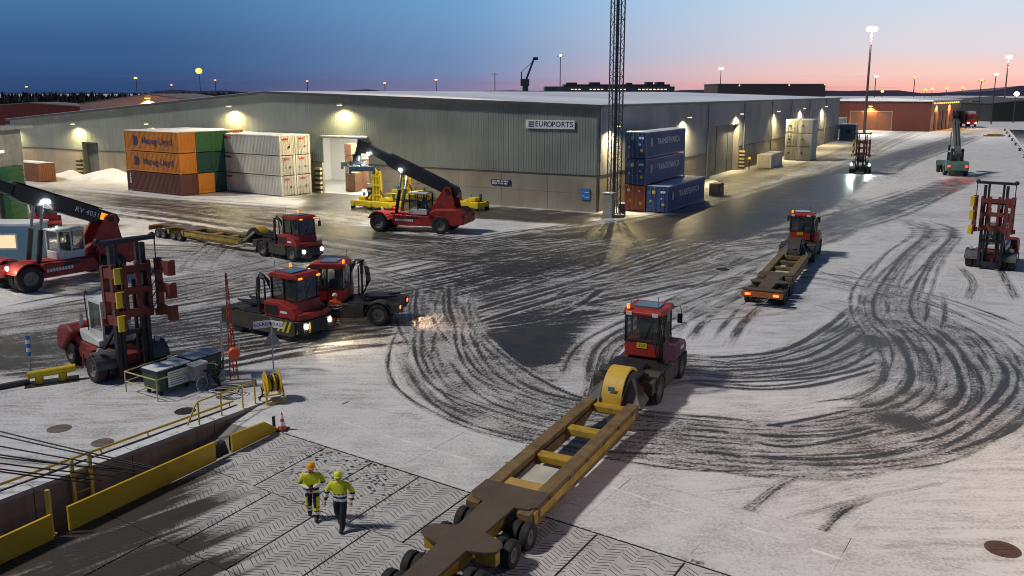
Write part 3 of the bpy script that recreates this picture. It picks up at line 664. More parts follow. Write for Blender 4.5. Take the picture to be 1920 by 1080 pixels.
# wall lamps
lens=mat('lamp_lens',(1,1,1),.3,emit=(1,.82,.42),es=9)
def wall_lamp(p,out,label,energy=420,rng_=1.0):
    g=thing('wall_lamp',label,'lamp',tuple(p),math.atan2(out.y,out.x),'warm wall lamps under the eaves')
    q=MB(); q.bar((-.05,0,.15),(.95,0,.28),.06); q.build('arm',galv,g)
    q=MB(); q.box(.7,1.25,-.22,.22,.17,.36); q.build('housing',greyp,g)
    q=MB(); q.box(.74,1.21,-.18,.18,.13,.165); q.build('lens',lens,g)
    l=bpy.data.lights.new('lamp_light','SPOT'); l.energy=energy; l.color=(1,.80,.40); l.spot_size=R(160); l.spot_blend=.55; l.shadow_soft_size=.2
    o=bpy.data.objects.new('lamp_light',l); COL.objects.link(o); o.parent=g; o.location=(.9,0,.05); o.rotation_euler=(0,R(-14),0)
    return g
for s,z,lb in((89.6,8.0,'lamp above the narrow dark door in the gable wall'),(54.8,11.0,'lamp near the gable peak above the white containers'),(35.2,11.3,'lamp above the lit warehouse doorway'),(72.2,8.3,'lamp just behind the orange container stack'),(107,7.4,'lamp at the far left end of the gable wall')):
    wall_lamp(W(s,-.05,z),-BV,'warm '+lb,3600)
for t,z,lb in((3.2,9.2,'lamp at the warehouse corner behind the lattice mast'),(29.3,9.5,'lamp above the blue containers'),(57.5,9.4,'lamp over the dark side door'),(85.6,9.3,'lamp over the single low cream container'),(111.9,9.5,'lamp behind the cream container stack'),(140,9.5,'lamp at the far end of the side wall')):
    wall_lamp(W(-.05,t,z),-AV,'warm '+lb,6000)
# cartons inside the doorway
kraft=mat('kraft_paper',(.32,.17,.085),.7,dirt=.3,dcol=(.22,.11,.06),scale=1)
for i,(s,t,wd,hh,dp,lb) in enumerate(((38.6,5,1.2,6.2,1.2,'tall stack of brown paper bales at the left of the lit doorway'),(37.2,6.5,1.3,4.2,1.3,'middle brown bale stack inside the lit doorway'),(36.6,3,1.6,2.6,1.4,'low brown bale stack in front of the lit white wall'),(35.3,8,1.2,3.4,1.2,'brown bale stack farther back in the lit doorway'),(34.0,4.5,2.2,1.1,1.4,'wide low pile of brown bales on the doorway floor'))):
    g=thing('bale_stack',lb,'bales',tuple(W(s,t,.02)),math.atan2(AV.y,AV.x),'brown bales inside the doorway'); n=max(1,int(hh/1.3))
    for k in range(n):
        q=MB(); h=hh/n; q.box(-wd/2+.03*(k%2),wd/2,-dp/2,dp/2,k*h,(k+1)*h-.05); q.build('bale',kraft,g)
# ================================================================ other buildings
def gable_hall(name,label,o,ex,L,Dp,he,hp,wm,rm,fx=.5,winmat=None):
    o=Vector(o); ex=Vector(ex).normalized(); ey=Vector((-ex.y,ex.x,0)); g=thing(name,label,'building',tuple(o),math.atan2(ex.y,ex.x))
    q=MB(); q.add([(0,0,0),(L,0,0),(L,0,he),(L*fx,0,hp),(0,0,he)],[(0,1,2,3,4)]); q.add([(L,0,0),(L,Dp,0),(L,Dp,he),(L,0,he)],[(0,1,2,3)]); q.add([(0,0,0),(0,Dp,0),(0,Dp,he),(0,0,he)],[(3,2,1,0)]); q.add([(0,Dp,0),(L,Dp,0),(L,Dp,he),(L*fx,Dp,hp),(0,Dp,he)],[(4,3,2,1,0)]); q.build('wall',wm,g)
    q=MB()
    for a,za,b_,zb in((-.4,he-.05,L*fx,hp),(L*fx,hp,L+.4,he-.05)):
        q.add([(a,-.4,za+.05),(b_,-.4,zb+.05),(b_,Dp+.4,zb+.05),(a,Dp+.4,za+.05),(a,-.4,za+.35),(b_,-.4,zb+.35),(b_,Dp+.4,zb+.35),(a,Dp+.4,za+.35)],[(3,2,1,0),(4,5,6,7),(0,1,5,4),(1,2,6,5),(2,3,7,6),(3,0,4,7)])
    q.build('roof',rm,g); return g
pinkw=mat('pale_hall_wall',(.46,.33,.29),.7,dirt=.3,dcol=(.36,.26,.23),scale=.2); olamp=mat('orange_lamp',(1,.6,.2),.3,emit=(1,.40,.07),es=2.4); wlamp=mat('white_lamp',(1,1,1),.3,emit=(1,.93,.8),es=14)
p=at(150,205,262); r=at(400,190,300)
gh=gable_hall('far_hall','low pale gabled hall behind the warehouse with an orange lamp under its peak',(p.x,p.y,0),(1,.12,0),40,60,9.6,12.4,pinkw,mat('dull_roof',(.20,.16,.16),.7),fx=.5)
q=MB(); q.box(19.2,20.8,-1.1,-.6,11.2,11.5); q.build('lamp',olamp,gh)
l=bpy.data.lights.new('lamp_light','SPOT'); l.energy=20000; l.color=(1,.42,.06); l.spot_size=R(125); l.spot_blend=.3; o=bpy.data.objects.new('lamp_light',l); COL.objects.link(o); o.parent=gh; o.location=(20,-1.0,11.0); o.rotation_euler=(R(10),0,0)
# red hall on the right
brick=mat('red_cladding',(.10,.02,.013),.6,dirt=.3,dcol=(.07,.015,.011),scale=.3,streak=True); bdoor=mat('brown_door',(.15,.065,.04),.6,dirt=.3,dcol=(.11,.05,.03),scale=.4); tan=mat('tan_wall',(.36,.22,.14),.7)
pb=G(1742,247); pa=pb-Vector((.813,-.582,0))*30; ex=(pb-pa); L=ex.length; ang=math.atan2(ex.y,ex.x)
rh=thing('red_hall','dark red hall with a wide brown door, snowy roof and lamps along its eave','building',tuple(pa),ang)
q=MB(); q.box(-6,L,0,60,0,10.1); q.build('wall',brick,rh)
q=MB(); q.box(L+.03,L+.3,.2,59.8,0,10.0); q.build('side_wall',tan,rh)
for k in range(7):
    q=MB(); y=5+k*7.6; q.box(L+.3,L+.45,y,y+3.4,.3,6.6); q.build('side_door',redd,rh)
q=MB(); q.plate([(-6.5,-.5),(L+.7,-.5),(L+.7,60.5),(-6.5,60.5)],10.1,10.5); q.prism([(-6.5,10.5),(L+.7,10.5),(L*.5-3,11.4)],2,60.5); q.build('roof',roofm,rh)
for k in range(3):
    q=MB(); x=4.1+k*4.5; q.box(x,x+4.42,-.14,-.02,0,6.4); q.build('door_leaf',bdoor,rh)
q=MB(); q.box(3.8,4.08,-.2,0,0,6.7); q.box(17.7,17.98,-.2,0,0,6.7); q.box(3.8,17.98,-.2,0,6.45,6.75); q.build('door_frame',tan,rh)
q=MB(); q.box(10.0,11.2,-.7,-.3,8.1,8.5); q.build('door_lamp',olamp,rh)
for k in range(12):
    q=MB(); y=1+k*4.4; q.ball((L+.9,y,9.5),.30,n=8,m=6); q.build('eave_lamp',olamp,rh)
for (x,y,zz,e,rx,ry) in((10.6,-.8,8,7000,12,0),(L+1.2,8,9.3,5000,0,-10),(L+1.2,34,9.3,6000,0,-10)):
    l=bpy.data.lights.new('lamp_light','SPOT'); l.energy=e; l.color=(1,.5,.14); l.spot_size=R(140); l.spot_blend=.5; o=bpy.data.objects.new('lamp_light',l); COL.objects.link(o); o.parent=rh; o.location=(x,y,zz); o.rotation_euler=(R(rx),R(ry),0)
# dark office block and dark shed on the skyline
dk=mat('dark_facade',(.035,.045,.065),.5); dk2=mat('brown_dark_facade',(.075,.052,.055),.7,dirt=.3,dcol=(.05,.035,.04),scale=.1); win=mat('lit_window',(.9,.6,.2),.3,emit=(1,.55,.15),es=2.2)
pa=at(1022,168,600); pb=at(1265,168,600)
g=thing('office_block','long dark office block on the skyline with a row of lit windows','building',(pa.x,600,0)); L=pb.x-pa.x; ht=lambda y,Y:at(960,y,Y).z
q=MB(); q.box(0,L,0,30,0,ht(162,600)); q.build('wall',dk,g); q=MB(); q.box(L*.15,L*.97,3,25,ht(162,600),ht(158,600)); q.build('upper_storey',dk,g)
for x0,x1,h in((.17,.25,153.5),(.35,.43,153),(.64,.68,154),(.79,.84,152.5),(.87,.93,152.5)):
    q=MB(); q.box(L*x0,L*x1,5,15,ht(158,600),ht(h+1,600)); q.build('roof_plant',dk,g)
for k in range(26):
    if k in(3,4,9,15,16,17): continue
    q=MB(); x=L*(.2+.75*k/26); q.box(x,x+L*.018,-.15,-.02,ht(168.5,600),ht(166.8,600)); q.build('window',win,g)
pa=at(1345,175,430); pb=at(1547,175,430)
g=thing('dark_shed','plain dark brown flat-roofed shed on the skyline under the sunset','building',(pa.x,430,0)); L=pb.x-pa.x
q=MB(); q.box(0,L,0,30,0,ht(158.5,430)); q.build('wall',dk2,g); q=MB(); q.box(-.3,L+.3,-.3,30.3,ht(158.5,430)+.005,ht(157,430)); q.build('parapet',trimd,g)
for x,y in((.2,160),(.66,159.5),(.99,158.5)):
    q=MB(); q.ball((L*x,-.5,ht(y,430)),.35,n=8,m=6); q.build('lamp',olamp,g)
# grey hall and dark hall at the right edge
p=at(1700,200,470); gable_hall('grey_hall','broad grey-brown hall behind the red hall at the right',(p.x,p.y,0),(1,0,0),75,50,7.5,11.0,mat('grey_brown_wall',(.50,.36,.28),.7),mat('pale_roof',(.40,.40,.46),.6),fx=.62)
p=at(1858,212,400); gable_hall('dark_hall','dark low hall beneath the bright lamp at the right edge',(p.x,p.y,0),(1,0,0),60,40,8.0,10.2,mat('dark_green_wall',(.03,.034,.03),.7),mat('dark_roof',(.06,.065,.06),.6),fx=.4)
# left background: red shed and rows of stored boxes
p=at(-40,215,300); gable_hall('red_shed','low dark red shed beyond the warehouse on the left skyline',(p.x,p.y,0),(1,0,0),36,18,8.2,9.4,redd,mat('dull_roof',(.20,.16,.16),.7))
# hills and forest on the horizon
q=MB(); n=60; V=[];
for i in range(n+1):
    x=-1500+i*100; hh=18+ (62*max(0,math.sin((i-34)/26*math.pi)) if 34<i<60 else 0)+6*math.sin(i*.9)+4*math.sin(i*2.3); V+=[(x,3600,-.1),(x,3600,hh),(x,4600,-.1)]
for i in range(n): q.add([V[3*i],V[3*i+3],V[3*i+4],V[3*i+1],V[3*i+2],V[3*i+5]],[(0,1,2,3),(3,2,5,4)])
struct(q.build('hills',mat('far_hill',(.11,.10,.16),.9)))
q=MB()
for i in range(1500):
    x=random.uniform(-520,-60) if i%4 else random.uniform(-60,560); y=random.uniform(720,900); hgt_=random.uniform(7,15)*(1 if x<-60 else .55); wd=random.uniform(2.5,5.5)
    zc=hgt_*.5
    for k in range(4):
        a=random.uniform(0,6.28); q.add([(x+random.uniform(-wd,wd),y+random.uniform(-2,2),random.uniform(0,.5)*hgt_),(x+random.uniform(-wd,wd),y+random.uniform(-2,2),random.uniform(.2,.7)*hgt_),(x+random.uniform(-1,1),y,hgt_*random.uniform(.8,1.05))],[(0,1,2)])
    q.cyl((x,y,0),(x,y,hgt_*.95),wd*.45,.05,n=5)
struct(q.build('forest',mat('forest_dark',(.012,.016,.014),.9)),'stuff')
# ================================================================ containers
CM={}
def contmesh(L,Hc,m):
    key=(L,Hc,m.name)
    if key in CM: return CM[key]
    Wd=2.44; d={}
    q=MB()
    for x in(0,L-.16):
        for y in(0,Wd-.16): q.box(x,x+.16,y,y+.16,0.02,Hc)
    for y in(0.01,Wd-.11):
        q.box(.16,L-.16,y,y+.1,.10,.24); q.box(.16,L-.16,y,y+.1,Hc-.14,Hc-.02)
    for x in(.01,L-.11):
        q.box(x,x+.1,.16,Wd-.16,.10,.22); q.box(x,x+.1,.16,Wd-.16,Hc-.14,Hc-.02)
    d['frame']=q.mesh('frame',m)
    def corr(a,b_,fn,z0,z1,p=.28,dep=.036):
        n=int((b_-a)/p); st=(b_-a)/n; xs=[]
        for i in range(n): x=a+i*st; xs+=[(x,0),(x+st*.3,0),(x+st*.5,dep),(x+st*.8,dep)]
        xs.append((b_,0)); r=MB(); V=[]
        for x,e in xs: V+=[fn(x,e,z0),fn(x,e,z1)]
        r.add(V,[(2*i,2*i+2,2*i+3,2*i+1) for i in range(len(xs)-1)]); return r
    d['near']=corr(.16,L-.16,lambda x,e,z:(x,.03+e,z),.2,Hc-.14).mesh('side_panel',m)
    d['far']=corr(.16,L-.16,lambda x,e,z:(x,Wd-.03-e,z),.2,Hc-.14).mesh('side_panel',m)
    d['end']=corr(.16,Wd-.16,lambda x,e,z:(L-.03-e,x,z),.18,Hc-.14).mesh('end_panel',m)
    q=MB(); q.box(.1,L-.1,.1,Wd-.1,Hc-.10,Hc-.045); q.box(.1,L-.1,.1,Wd-.1,.08,.14); d['roof']=q.mesh('roof_panel',m)
    q=MB(); q.box(0,.06,.0,1.05,.19,Hc-.15)
    for k in range(4): q.box(-.025,0,.06,.99,.34+k*(Hc-.5)/4,.46+k*(Hc-.5)/4)
    d['door']=q.mesh('door',m)
    q=MB()
    for y in(.28,.74): q.cyl((-.06,y,.12),(-.06,y,Hc-.08),.022,n=6); q.box(-.10,-.03,y-.03,y+.20,1.05,1.12); q.box(-.09,-.02,y-.05,y+.05,.2,.28); q.box(-.09,-.02,y-.05,y+.05,Hc-.3,Hc-.22)
    d['rod']=q.mesh('lock_rod',galv)
    q=MB(); nx=10; V=[]
    for i in range(nx+1):
        for y,z in((.0,Hc),(.12,Hc+.05),(Wd*.5,Hc+.075),(Wd-.12,Hc+.05),(Wd,Hc)):
            V.append((i*L/nx,y,z+random.uniform(-.008,.015) if z>Hc else z))
    Fs=[(i*5+k,(i+1)*5+k,(i+1)*5+k+1,i*5+k+1) for i in range(nx) for k in range(4)]+[(4,3,2,1,0),tuple(nx*5+k for k in range(5))]
    q.add(V,Fs); d['snow']=q.mesh('snow_cap',snowm,60)
    CM[key]=d; return d
def container(label,o,ex,m,L=12.19,Hc=2.59,lvl_z=0.,doors='L',snow=False,group=None,plac=None):
    rz=math.atan2(ex.y,ex.x); g=thing('shipping_container',label,'container',(o.x,o.y,lvl_z+.01),rz,group); d=contmesh(L,Hc,m)
    inst(d['frame'],'frame',g); inst(d['near'],'side_panel',g); inst(d['far'],'side_panel',g); inst(d['roof'],'roof_panel',g)
    Wd=2.44
    if doors=='0':
        for y in(.16,1.23):
            q=inst(d['door'],'door',g,(.0,y,0)); inst(d['rod'],'lock_rod',q)
        inst(d['end'],'end_panel',g)
    elif doors=='L':
        for y in(Wd-.16,1.21):
            q=inst(d['door'],'door',g,(L,y,0),(0,0,math.pi)); inst(d['rod'],'lock_rod',q)
        e=inst(d['end'],'end_panel',g,(L,Wd,0),(0,0,math.pi))
    else:
        inst(d['end'],'end_panel',g); inst(d['end'],'end_panel',g,(L,Wd,0),(0,0,math.pi))
    if snow: inst(d['snow'],'snow_cap',g)
    return g
def cm(n,c,dc=None,dirt=.35): return mat('container_'+n,c,.5,dirt=dirt,dcol=dc or tuple(v*.5 for v in c),scale=.8,streak=True)
c_or=cm('orange',(.62,.21,.02)); c_br=cm('brown',(.13,.045,.028)); c_gr=cm('green',(.035,.14,.045)); c_dg=cm('dark_green',(.012,.06,.05)); c_wh=cm('cream',(.58,.56,.48),(.33,.30,.24)); c_bl=cm('blue',(.026,.075,.23),(.018,.045,.13)); c_rd=cm('rust_red',(.30,.065,.035)); c_ob=cm('rust_brown',(.30,.11,.04)); c_gy=cm('slate',(.10,.16,.20))
def stext(g,body,x,z,size,m,bold=.0,sx=1.): return text('lettering',body,size,m,g,frameM((x,-.012,z),(1,0,0),(0,0,1)),bold=bold,sx=sx)
EXR=-AV
DO=Vector((.82,-.572,0)).normalized(); DOP=Vector((.572,.82,0))      # the orange and cream stacks stand slightly askew to the gable
o0=G(342,368)-DO*12.19
GO='orange, green and brown container stack'
logo=mat('logo_blue',(.02,.035,.12),.5)
for lv,(m,lb) in enumerate(((c_br,'brown container at the bottom front of the left stack'),(c_or,'middle orange container with dark carrier lettering in the left stack'),(c_or,'topmost front orange container with dark carrier lettering and snow on top'))):
    g=container(lb,o0,DO,m,Hc=2.68,lvl_z=lv*2.69,doors='N',snow=lv==2)
    if lv:
        stext(g,'Hapag-Lloyd',7.4,1.42,1.2,logo,.012,1.0)
        q=MB(); 
        for k,(dx,dz) in enumerate(((0,0),(.55,.0))): q.prism([(1.95+dx,.85),(2.35+dx,.85),(2.55+dx,1.4),(2.4+dx,2.05),(2.0+dx,2.05),(2.2+dx,1.4)],-.02,-.008)
        q.build('emblem',logo,g)
    else:
        for k in range(5): q=MB(); q.box(.75,1.0,-.02,-.008,2.2-k*.28,2.38-k*.28); q.build('marking',wht,g)
for lv,(m,lb) in enumerate(((c_or,'orange container at ground level behind the brown one'),(c_dg,'dark green container in the middle of the second row'),(c_gr,'bright green container on top behind the front orange one'))):
    container(lb,o0+DOP*2.52,DO,m,Hc=2.68,lvl_z=lv*2.69,doors='N',snow=lv==2)
for r_,(m,lb) in enumerate(((c_gr,'second green container on top of the stack, third row back'),(c_or,'rear orange container peeping over the green ones, fourth row back'))):
    for lv in range(3):
        container(lb if lv==2 else ('green container low in the third row of the left stack' if r_==0 else 'container low in the hidden fourth row of the left stack') if lv==1 else ('lowest container of the third row in the left stack' if r_==0 else 'lowest container of the hidden fourth row in the left stack'),o0+DOP*(5.04+2.52*r_)-DO*.1,DO,m if lv==2 else c_dg,Hc=2.68,lvl_z=lv*2.69,doors='N',snow=lv==2)
o1=G(529,369)-DO*12.19
lr=mat('logo_red',(.55,.03,.03),.5)
for cI in range(2):
    for lv in range(3):
        lb='cream container, '+('bottom','middle','top')[lv]+' of the '+('front','rear')[cI]+' column in the stack beside the lit doorway'
        g=container(lb,o1+DOP*2.55*cI,DO,c_wh,Hc=2.55,lvl_z=lv*2.56,doors='N' if (cI==0 and lv==2) else 'L',snow=lv==2,group='cream containers stacked beside the lit doorway')
        if cI==0:
            q=MB()
            for k in range(3): q.box(1.0+k*.5,1.42+k*.5,-.02,-.008,1.95,2.25)
            q.build('red_mark',lr,g)
        q=MB()
        for k in range(3): q.box(12.255,12.27,.55+k*.28,.78+k*.28,2.0,2.22)
        q.build('red_mark',lr,g)
        q=MB(); q.box(12.255,12.275,1.35,1.62,.95,1.22); q.build('placard',blkp,g)
# blue stack
ob=G(1251,400.5); Lb=13.72
tfw=mat('print_pale',(.62,.66,.70),.5)
def blue(lb,o,lv,snow):
    g=container(lb,o,BV,c_bl,L=Lb,Hc=2.9,lvl_z=lv*2.91,doors='0',snow=snow)
    stext(g,'TRANSFENNICA',7.5,1.75,1.02,tfw,.008,1.0); q=MB(); q.box(1.55,1.72,-.02,-.008,1.3,2.2); q.box(1.8,1.97,-.02,-.008,1.3,2.2); q.box(1.5,2.02,-.025,-.021,1.62,1.84); q.build('emblem',tfw,g)
    for y,z,sz,mm in((.85,2.25,.38,yelb),(.35,2.25,.34,bluep),(1.75,2.3,.25,wht),(2.05,2.3,.25,wht),(1.95,.95,.32,yelb),(.5,1.3,.2,wht),(1.75,1.6,.18,wht)):
        q=MB(); q.box(-.085,-.062,2.44-y-sz/2,2.44-y+sz/2,z-sz/2,z+sz/2); q.build('placard',mm,g)
    return g
blue('long blue container on the ground at the right of the blue stack, snow on top',ob,0,True)
ob2=ob+AV*2.6
g=container('rust red container at the bottom of the blue stack',ob2,BV,c_rd,L=Lb,Hc=2.9,doors='0')
for y,z,sz,mm in((.5,2.35,.3,wht),(1.75,2.3,.22,wht),(1.95,.95,.3,yelb),(.7,1.2,.22,yelb)):
    q=MB(); q.box(-.085,-.062,2.44-y-sz/2,2.44-y+sz/2,z-sz/2,z+sz/2); q.build('placard',mm,g)
blue('blue container in the middle of the stack, on the rust red one',ob2,1,False); blue('topmost blue container of the stack with snow on its roof',ob2+AV*.05,2,True)
# cream containers by the side wall
ow=G(1445,316.5)
container('single low cream container on the ground by the side wall',ow,BV,c_wh,L=9.1,Hc=2.4,doors='0',snow=True)
ow2=G(1519,302)
for cI in range(2):
    for lv in range(3):
        g=container('cream container, '+('bottom','middle','top')[lv]+' of the '+('right','left')[cI]+' column in the far stack by the side wall',ow2+AV*2.5*cI,BV,c_wh,L=6.06,Hc=2.62,lvl_z=lv*2.63,doors='0',snow=lv==2,group='cream containers in the far stack by the side wall')
        q=MB(); q.box(-.085,-.062,1.5,1.85,1.3,1.6); q.build('placard',blkp,g)
container('rust brown container with snow on top standing near the far left of the gable wall',G(75,342)-DO*12.19,DO,c_ob,Hc=2.75,snow=True,doors='N')
# stored boxes on the left skyline
for i in range(9):
    p=at(-60+i*30,214-(i%2)*5,230+12*(i%3)); container('dark stored container on the far left skyline, '+('first','second','third','fourth','fifth','sixth','seventh','eighth','ninth')[i]+' from the left edge',Vector((p.x,p.y,0)),Vector((1,.1,0)).normalized(),(c_br,c_bl,c_rd,c_gy)[i%4],L=12.19 if i%2 else 6.06,Hc=2.6,doors='N',snow=True,lvl_z=0)
# small plant boxes at the right end of the side wall
def plantbox(lb,p,w_,d_,h_,m):
    g=thing('equipment_box',lb,'box',tuple(p),math.atan2(BV.y,BV.x)-R(90)); q=MB(); q.box(-w_/2,w_/2,0,d_,.1,h_); q.build('body',m,g); q=MB(); q.box(-w_/2-.05,w_/2+.05,-.05,d_+.05,h_+.003,h_+.12); q.build('lid',snowm,g)
    q=MB(); q.box(-w_*.15,w_*.15,-.04,-.005,h_*.45,h_*.65); q.build('vent',blkp,g); q=MB(); q.box(-w_/2+.1,w_/2-.1,.1,d_-.1,0,.095); q.build('skid',blk,g)
plantbox('blue-grey equipment box at the far end of the warehouse',G(1588,263),4.2,5,4.3,c_gy); plantbox('taller grey equipment cabinet against the end of the warehouse',G(1572,258),3.0,4,5.6,greyp)
plantbox('small blue box on the snow at the far right',G(1907,213),10,6,5,c_gy)
# left edge: site office, pale cladded tower
oL=G(62,492)
lbm=mat('pale_blue_panel',(.22,.40,.50),.55,dirt=.3,dcol=(.15,.27,.33),scale=.6,streak=True)
g=thing('site_office','pale blue site office container with a lit window at the left edge','office',(oL.x,oL.y,0),0)
q=MB(); q.box(-6.1,0,0,2.6,.08,2.85); q.build('body',lbm,g); q=MB(); q.box(-6.2,.08,-.08,2.7,2.86,3.02); q.build('roof',snowm,g); q=MB(); q.box(-2.65,-1.0,-.07,-.01,1.0,2.3); q.build('window_frame',whitep,g)
q=MB(); q.box(-2.5,-1.15,-.09,-.075,1.15,2.15); q.build('window',mat('office_window',(.7,.55,.35),.2,emit=(1,.72,.4),es=.9),g); q=MB(); q.box(-6,-.1,.1,2.5,0,.075); q.build('skid',blk,g)
pt=G(4,438)
g=thing('clad_tower','tall pale corrugated stair tower at the left edge with a small roof rail','building',(pt.x,pt.y,0),0)
tw=mat('pale_teal_cladding',(.42,.60,.60),.5,dirt=.3,dcol=(.32,.46,.46),scale=.5,streak=True)
for k in range(8):
    q=MB(); x=-6+k*.75; q.box(x,x+.68,0,.08,2.6,9.6); q.build('cladding_strip',tw,g)
q=MB(); q.box(-6,-.06,.09,4.9,0,9.58); q.build('wall',greyp,g); q=MB(); q.box(-6.3,1.1,-.9,5.2,9.62,9.86); q.build('roof',galv,g)
q=MB(); q.tube([(-1.6,-.5,9.85),(-1.6,-.5,11.2),(-1.2,-.5,11.5),(-.8,-.5,11.2),(-.8,-.5,9.85)],.05); q.build('roof_rail',whitep,g)
q=MB(); q.box(.25,.9,.4,3,0,6.2); q.build('stair_frame',c_gr,g)
for k in range(9): q=MB(); q.box(.9,1.0,.4,3,.4+k*.66,.52+k*.66); q.build('rung',c_gr,g)
q=MB(); q.box(.3,1.2,-1.0,-.3,7.6,7.8); q.build('lamp',lens,g)
l=bpy.data.lights.new('lamp_light','SPOT'); l.energy=350; l.color=(.62,1,.82); l.spot_size=R(120); o=bpy.data.objects.new('lamp_light',l); COL.objects.link(o); o.parent=g; o.location=(-2.5,-3.2,9.2); o.rotation_euler=(R(35),0,0)
# snow heaps at the gable wall
def heap(lb,p,rx,ry,h,rz):
    q=MB(); n=26; V=[]
    for j in range(n+1):
        for i in range(n+1):
            x=-1+2*i/n; y=-1+2*j/n; r=max(0,1-(x*x+y*y)); V.append((x*rx,y*ry,h*r**.8*(.75+.35*math.sin(3.1*x+1.3)*math.cos(2.3*y))+ .06*h*math.sin(9*x+2*y)*r-.02))
    q.add(V,[(j*(n+1)+i,j*(n+1)+i+1,(j+1)*(n+1)+i+1,(j+1)*(n+1)+i) for j in range(n) for i in range(n)])
    o=q.build('snow_heap',snowm,smooth=60); o.location=(p.x,p.y,0); o.rotation_euler=(0,0,rz); tag(o,lb,'snow heap','ploughed snow heaps'); return o
heap('long ploughed snow heap between the narrow door and the orange stack',G(205,336),7.5,3.2,1.5,R(-29)); heap('smaller snow heap left of the narrow gable door',G(130,335),4.2,2.4,1.2,R(-29)); heap('low snow heap left of the cream side container',G(1335,348),3,1.6,.7,R(60))
# ================================================================ vehicles
def wheel(par,x,y,r,wd,name='wheel',n=26,dish=.25,side=1):
    g=bpy.data.objects.new(name,None); COL.objects.link(g); g.parent=par; g.location=(x,y,r); g.empty_display_size=.1
    h=wd/2; q=MB(); q.lathe([(r*.56,-h*.86),(r*.82,-h),(r*.95,-h*.9),(r,-h*.62),(r,h*.62),(r*.95,h*.9),(r*.82,h),(r*.56,h*.86)],(0,0,0),(0,1,0),n); q.build('tyre',tyre,g,40)
    q=MB(); q.lathe([(.001,-h*dish),(r*.22,-h*dish),(r*.26,-h*.55),(r*.50,-h*.5),(r*.56,-h*.86),(r*.57,-h*.86),(r*.57,h*.86),(r*.5,h*.5),(r*.26,h*.55),(r*.22,h*dish),(.001,h*dish)],(0,0,0),(0,1,0),n); q.build('rim',rimm,g,35)
    return g
def arch(q,xc,zc,r,th,y0,y1,a0,a1,n=9):
    pts=[(xc+(r+th)*math.cos(R(a0+(a1-a0)*i/n)),zc+(r+th)*math.sin(R(a0+(a1-a0)*i/n))) for i in range(n+1)]+[(xc+r*math.cos(R(a1+(a0-a1)*i/n)),zc+r*math.sin(R(a1+(a0-a1)*i/n))) for i in range(n+1)]
    for i in range(n):
        q.prism([pts[i],pts[i+1],pts[2*n-i],pts[2*n+1-i]],y0,y1)
def spot(par,loc,rot,e,col,size=70,blend=.5):
    l=bpy.data.lights.new('beam','SPOT'); l.energy=e; l.color=col; l.spot_size=R(size); l.spot_blend=blend; l.shadow_soft_size=.08
    o=bpy.data.objects.new('beam',l); COL.objects.link(o); o.parent=par; o.location=loc; o.rotation_euler=rot; return o
